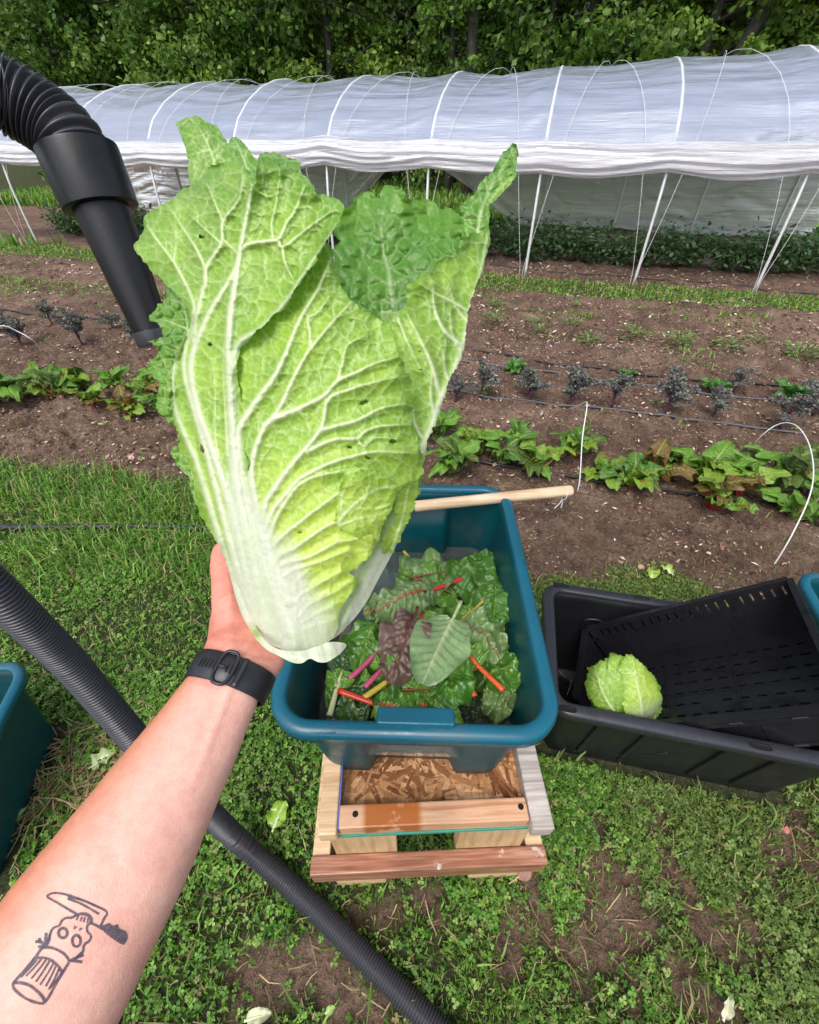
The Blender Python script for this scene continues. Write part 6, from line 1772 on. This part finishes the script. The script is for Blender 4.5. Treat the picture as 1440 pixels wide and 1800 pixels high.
# weeds on the beds: feathery tufts
def weed_mesh(seed):
    r = np.random.default_rng(seed); n = 90
    a = r.uniform(0, 6.28, n); rad = r.uniform(0, .10, n); z = r.uniform(.0, .07, n)
    c = np.stack([np.cos(a) * rad, np.sin(a) * rad, z], 1); d = unit(np.stack([np.cos(a), np.sin(a), r.uniform(-.1, .9, n)], 1)); nn = unit(np.stack([-np.cos(a) * .4, -np.sin(a) * .4, np.ones(n)], 1)); nn = unit(nn - d * (nn * d).sum(1)[:, None])
    L = r.uniform(.025, .055, n); V, F = leaf_quads(c, d, nn, L, L * .34, .15)
    return mesh_np('foliage', V, F, np.repeat(np.array([srgb(120, 150, 84), srgb(100, 136, 66), srgb(140, 162, 100)])[r.integers(0, 3, n)] * r.uniform(.7, 1.05, (n, 1)), 4, 0), True, [M['chard_field']])
WM = [weed_mesh(s) for s in (1, 2, 3)]
for k, (x, y, s) in enumerate(((868, 578, 1.1), (938, 572, .8), (1005, 575, .9), (1032, 605, 1.2), (1110, 600, 1.3), (1192, 612, 1.3), (1275, 618, 1.2), (1320, 612, .9), (1400, 632, 1.5), (1210, 595, .8), (870, 545, 1.0), (1165, 590, .7), (945, 590, .7), (1010, 545, .7))):
    p = row_pt(x, y); z = float(ground_h(p[:1], p[1:2])[0])
    o = thing('weed_tuft', f'feathery green weed tuft on the bare soil beds, {ORD[k]} counted from the cabbage', 'weed', (p[0], p[1], z), k * 1.7, 'weed tufts on the bare beds'); o.scale = (s, s, s)
    link('foliage', WM[k % 3], o)['kind'] = 'stuff'

# --- crop rows inside the tunnel
def bush(seed):
    r = np.random.default_rng(seed); mb = MB()
    tips = []
    for k in range(9):
        a = k * 2.4; L = r.uniform(.25, .45); e = np.array([math.cos(a) * L * .45, math.sin(a) * L * .45, L * 1.25])
        V, F = tube(spline([(0, 0, 0), e * .5 + r.normal(0, .02, 3), e], 6), np.linspace(.007, .003, 6), 5); mb.add(V, F, srgb(90, 120, 60))
        for q in (.4, .6, .8, 1.0): tips.append(e * q)
    st = mb.mesh('stem', M['chard_field'], True)
    n = 520; tp = np.array(tips); pk = r.integers(0, len(tp), n)
    c = tp[pk] + r.normal(0, .055, (n, 3)); c[:, 2] = np.abs(c[:, 2])
    d = unit(r.normal(0, 1, (n, 3)) + [0, 0, -.2]); nn = unit(r.normal(0, .6, (n, 3)) + [0, 0, 1]); nn = unit(nn - d * (nn * d).sum(1)[:, None])
    L = r.uniform(.04, .09, n); V, F = leaf_quads(c, d, nn, L, L * .5, .12)
    return st, mesh_np('foliage', V, F, np.repeat(np.array([srgb(106, 140, 92), srgb(118, 152, 98), srgb(86, 116, 76)])[r.integers(0, 3, n)] * r.uniform(.6, 1.05, (n, 1)), 4, 0), True, [M['chard_field']])
BU = [bush(s) for s in (1, 2, 3, 4)]
k = 0
for side, (u0, u1, wv) in enumerate(((-8.6, -2.6, .95), (-1.9, 4.2, .95))):
    n = 20
    for q in range(n):
        u_ = u0 + (u1 - u0) * (q + random.uniform(-.2, .2)) / (n - 1); x, y = XY(u_, TV0 + wv + random.uniform(-.12, .12))
        z = float(ground_h(np.array([x]), np.array([y]), False)[0])
        t = thing('tunnel_crop_plant', f'bushy dark green crop plant inside the tunnel, {ORD[q]} from the left in the {"left" if side == 0 else "right"} stretch', 'plant', (x, y, z), random.uniform(0, 6), 'crop plants inside the tunnel')
        s = random.uniform(.85, 1.2); t.scale = (s * 1.35, s * 1.35, s * .78)
        link('stem', BU[k % 4][0], t); link('foliage', BU[k % 4][1], t); k += 1
# ================================================================== hoses, drip lines, hoops, litter
M['hose'] = plastic('black_corrugated_hose', (.042, .042, .052), .34, .5, .10, (.07, .068, .07))
M['tube_black'] = plastic('black_tube_plastic', (.006, .006, .008), .40, .3, .30, (.02, .02, .021))
M['drip'] = plain('drip_tape', (.018, .018, .020), .45, .1)
M['drip_grey'] = plain('dusty_drip_tape', (.10, .10, .12), .5, .1)
def corrugated(path, r0, amp, pitch, per=8, ns=36, power=1.0):
    L = np.linalg.norm(np.diff(path, axis=0), axis=1).sum(); n = int(L / pitch * per)
    p = spline(path, n); s = np.linspace(0, L, n)
    ph = (s / pitch) % 1.0
    r = r0 - amp + amp * 2 * np.clip(.5 - .5 * np.cos(2 * np.pi * ph), 0, 1) ** power
    return tube(p, r, ns)
HR = .0240
low = np.array([G(1000, 2080, HR), G(880, 1925, HR), G(765, 1805, HR), G(640, 1682, HR + .004), G(520, 1565, HR + .012), G(430, 1487, HR + .045), P(371, 1432, 1.06), P(300, 1368, .97), P(228, 1288, .87), P(130, 1174, .77), P(60, 1104, .69), P(0, 1046, .635), P(-70, 975, .595), P(-170, 840, .565)])
up = np.array([P(-330, 560, .58), P(-330, 300, .575), P(-230, 165, .58), P(-120, 130, .60)])
hose = thing('corrugated_hose', 'long black corrugated hose running diagonally over the lawn under the arm', 'hose', G(880, 1925, 0))
hi_ = Matrix.Translation(hose.location).inverted()
V, F = corrugated(np.vstack([low, up]), HR, .0028, .0064, 7, 26, .5)
o = link('ribbed_pipe', mesh_np('ribbed_pipe', V, F, None, True, [M['hose']]), hose); o.matrix_parent_inverse = hi_
V, F = tube(np.stack([P(-135, 133, .597), P(-100, 128, .603)]), [.050, .050], 32); o = link('collar', mesh_np('collar', V, F, None, True, [M['tube_black']]), hose); o.matrix_parent_inverse = hi_

c_top = P(136, 262, .700); c_end = P(274, 598, .815)
dV = unit((c_end - c_top)[None])[0]; LT = float(np.linalg.norm(c_end - c_top)); LC = LT * .275
blow = thing('blower_tube', 'black ribbed elbow with wide cuff and tapering straight tube at the upper left', 'tube', c_top)
bi = Matrix.Translation(blow.location).inverted()
def bpart(name, V, F, m, sm=True):
    o = link(name, mesh_np(name, V, F, None, sm, [m]), blow); o.matrix_parent_inverse = bi; return o
elb = np.array([P(-125, 131, .600), P(-60, 140, .625), P(-5, 162, .655), P(50, 190, .675), P(95, 222, .690), P(124, 250, .698), c_top + dV * .025])
V, F = corrugated(elb, .0475, .0046, .0112, 12, 56, .8); bpart('ribbed_elbow', V, F, M['hose'])
q = c_top
V, F = tube(q + dV * np.array([.006, .003, -.001, .0, .004, LC - .004, LC, LC + .001, LC + .0016])[:, None], [.047, .0565, .0570, .0585, .0590, .0570, .0565, .0550, .040], 56, False); smooth_angle(bpart('cuff', V, F, M['tube_black']))
V, F = tube(q + dV * np.array([LC - .01, LC + .01, LT * .7, LT])[:, None], [.0425, .0425, .036, .030], 48, False); bpart('straight_tube', V, F, M['tube_black'])
V, F = tube(q + dV * np.array([LT - .018, LT - .016, LT + .004, LT + .007, LT + .0075])[:, None], [.029, .0335, .0335, .032, .020], 48); smooth_angle(bpart('end_ring', V, F, M['hose']))

# thin supply pipe lying in the grass
pts = [G(-260, 912, .03), G(0, 926, .034), G(120, 926, .036), G(230, 925, .034), G(310, 927, .028), G(420, 935, .012), G(520, 945, -.01)]
V, F = tube(spline(pts, 60), .0145, 12); o = link('supply_pipe', mesh_np('supply_pipe', V, F, None, True, [M['drip']])); tag(o, 'thin black plastic pipe lying in the grass left of the hand', 'pipe')
# drip lines along the beds
def drip(name, label, px_pts, r, m, seed):
    pts = []
    for x, y in px_pts:
        p = G(x, y); pts.append((p[0], p[1]))
    p2 = spline(np.array(pts), 160)
    p2[:, 1] += .012 * vnoise(np.arange(160) / 9.0, np.zeros(160), seed)
    z = ground_h(p2[:, 0], p2[:, 1], True); z = np.convolve(np.pad(z, 6, 'edge'), np.ones(13) / 13, 'valid')
    V, F = tube(np.column_stack([p2, z + r * .9 + .004]), r, 8); o = link(name, mesh_np(name, V, F, None, True, [M[m]])); tag(o, label, 'drip line', 'drip lines along the beds')
drip('drip_line', 'black drip line crossing the upper bed right of the cabbage', [(600, 590), (740, 606), (815, 617), (850, 622), (960, 645), (1080, 660), (1220, 672), (1440, 694), (1600, 712)], .008, 'drip', 1)
drip('drip_line', 'second drip line just below the upper one on the right', [(620, 612), (760, 633), (820, 637), (950, 656), (1150, 682), (1290, 700), (1420, 712), (1560, 730)], .007, 'drip_grey', 2)
drip('drip_line', 'dusty grey drip line under the purple kale on the right', [(600, 680), (780, 695), (900, 712), (1040, 728), (1180, 745), (1290, 758), (1370, 771), (1400, 776)], .007, 'drip_grey', 3)
drip('drip_line', 'black drip line among the chard plants on the right', [(740, 800), (840, 822), (990, 850), (1120, 872), (1250, 885), (1440, 910), (1600, 930)], .008, 'drip', 4)
drip('drip_line', 'black drip line above the left kale plants', [(-120, 540), (0, 550), (60, 556), (130, 562), (200, 568), (262, 575), (360, 586)], .008, 'drip', 5)
drip('drip_line', 'black drip line under the left chard plants', [(-120, 690), (0, 700), (90, 706), (150, 712), (260, 724), (380, 740)], .008, 'drip', 6)
drip('drip_line', 'thin drip line in the bed at the tunnel foot', [(860, 470), (960, 478), (1080, 488), (1250, 500), (1440, 520)], .007, 'drip', 7)
# wire row-cover hoops
def wire(label, pts, r=.0028):
    V, F = tube(spline(np.array(pts), 50), r, 8); o = link('wire_hoop', mesh_np('wire_hoop', V, F, None, True, [M['rope']])); tag(o, label, 'wire hoop', 'wire hoops over the chard row')
a = G(1012, 870); wire('pale wire hoop standing behind the end of the wooden handle', [a + [0, 0, -.05], a + [0, 0, .08], P(1024, 770, np.linalg.norm(a) * .0 + 2.25), P(1032, 715, 2.32), P(1029, 707, 2.42), P(1015, 714, 2.62), G(1000, 725) + [0, 0, .02]])
a = G(1355, 1000); b_ = G(1250, 800)
wire('pale wire hoop arching over the chard plant at the right edge', [a + [0, 0, -.05], a + [.01, .01, .04], P(1395, 935, 1.86), P(1424, 870, 1.88), P(1430, 820, 1.98), P(1420, 775, 2.12), P(1398, 747, 2.25), P(1370, 745, 2.35), P(1340, 765, 2.42), G(1310, 800)])
wire('pale wire hoop half buried at the left edge among the kale', [P(-60, 590, 3.3), P(0, 573, 3.35), P(30, 582, 3.42), P(60, 600, 3.50), G(75, 620)], .004)

# trimmings and dropped leaves on the lawn
def scrap(px, py, L, W, col, label, rz, seed, stem=None):
    p = G(px, py); z = float(ground_h(p[:1], p[1:2], False)[0])
    me, sm_ = blade_mesh(L, W, 22, 15, seed, stem if stem is not None else srgb(220, 226, 190), col, .12, bend=.25, cup=.3, ruf=.35, pucker=.5, stem_r=.003, name='blade')
    t = thing('leaf_scrap', label, 'leaf', (p[0], p[1], z + .030), rz, 'leaf scraps dropped on the lawn'); link('blade', me, t); link('stem', sm_, t)
scrap(482, 1468, .075, .055, srgb(150, 190, 70), 'fresh light green leaf scrap on the lawn left of the stand', 1.3, 61)
scrap(165, 1358, .075, .05, srgb(190, 206, 150), 'pale leaf scrap on the dry straw near the left tote', .6, 62)
scrap(100, 980, .05, .03, srgb(200, 206, 160), 'pale leaf scrap in the grass below the thin pipe', 2.0, 63)
scrap(435, 1795, .055, .03, srgb(214, 216, 180), 'whitish leaf scrap at the bottom edge left of the hose', .2, 64)
scrap(574, 1782, .022, .016, srgb(160, 196, 90), 'tiny light green leaf scrap beside the hose at the bottom', .4, 65)
scrap(1140, 1025, .06, .05, srgb(170, 196, 80), 'yellow green leaf scrap at the grass edge above the black tote, left one', 1.0, 66)
scrap(1180, 1018, .06, .04, srgb(150, 180, 80), 'yellow green leaf scrap at the grass edge above the black tote, right one', 2.2, 67)
scrap(1265, 1795, .05, .02, srgb(220, 216, 190), 'dry whitish scrap at the bottom edge on the right', .8, 68)
scrap(12, 1480, .08, .035, srgb(120, 160, 80), 'green leaf scrap beside the left tote', 1.2, 69)

# the small cabbage in the crate
C2 = 1.15
cab2 = thing('small_cabbage', 'small trimmed pale green napa cabbage lying in the black crate', 'cabbage', P(1095, 1215, C2))
ci2 = Matrix.Translation(cab2.location).inverted()
def b2(px, py, k=.62):
    q = ((px - 1095) / 72) ** 2 + ((py - 1213) / 66) ** 2
    return k * C2 / FPX * 66 * np.sqrt(np.clip(1.05 - q, 0.0, None))
class _A: pass
def small_leaf(o, vs, off, tone, seed, white=None, sg=1, res=2.0):
    ob = px_leaf('leaf', cab2, o, lambda px, py: sg * b2(px, py) + off, vs, res=res, D0=C2, cell=11, blister=.9, net=.7, vh=.45, ruff=(3.0, 8), seed=seed, tone=lambda px, py: tone + 0 * px, white=white, wavy=2.2, edge=3, quilt=6.0, curl=7.0)
    ob.matrix_parent_inverse = ci2
small_leaf([(1045, 1170), (1062, 1163), (1075, 1150), (1098, 1152), (1120, 1160), (1145, 1185), (1160, 1215), (1160, 1245), (1140, 1262), (1110, 1272), (1070, 1262), (1042, 1240), (1030, 1210), (1034, 1188)], [], -.030, .8, 71, sg=.5)
small_leaf([(1045, 1175), (1075, 1158), (1110, 1158), (1145, 1190), (1156, 1222), (1150, 1250), (1125, 1266), (1070, 1258), (1045, 1235), (1036, 1205)], [], -.004, .7, 72, sg=-.9, res=4)
small_leaf([(1128, 1172), (1146, 1184), (1162, 1212), (1164, 1240), (1154, 1262), (1138, 1272), (1132, 1240), (1130, 1205)], [([(1150, 1268), (1156, 1230), (1144, 1190)], 2.4, .8)] + auto_veins([(1150, 1268), (1156, 1230), (1144, 1190)], 4, 20, 60, 40, 1.3, .6, 9), -.008, .6, 79)
wl2 = lambda px, py: sstep(1235, 1285, py + .3 * (px - 1100)) * .9
small_leaf([(1030, 1190), (1036, 1174), (1052, 1166), (1066, 1160), (1078, 1168), (1100, 1180), (1116, 1210), (1120, 1258), (1092, 1264), (1064, 1256), (1046, 1238), (1034, 1215)], [([(1090, 1262), (1066, 1230), (1050, 1190), (1046, 1172)], 3, 1)] + auto_veins([(1090, 1262), (1066, 1230), (1050, 1190)], 5, 26, 50, 40, 1.6, .7, 3), .0, .62, 73)
small_leaf([(1068, 1160), (1074, 1150), (1082, 1149), (1094, 1157), (1098, 1172), (1094, 1190), (1080, 1196), (1068, 1180)], auto_veins([(1086, 1195), (1080, 1155)], 3, 18, w0=1.4), .004, .82, 75)
small_leaf([(1090, 1180), (1094, 1160), (1110, 1151), (1122, 1162), (1140, 1180), (1156, 1202), (1163, 1225), (1160, 1250), (1148, 1268), (1124, 1275), (1106, 1270), (1098, 1245), (1094, 1210)], [([(1128, 1274), (1128, 1240), (1120, 1200), (1112, 1158)], 3.4, 1)] + auto_veins([(1128, 1274), (1128, 1240), (1120, 1200), (1114, 1165)], 7, 32, 62, 40, 1.8, .7, 5), .0050, .78, 77, wl2)
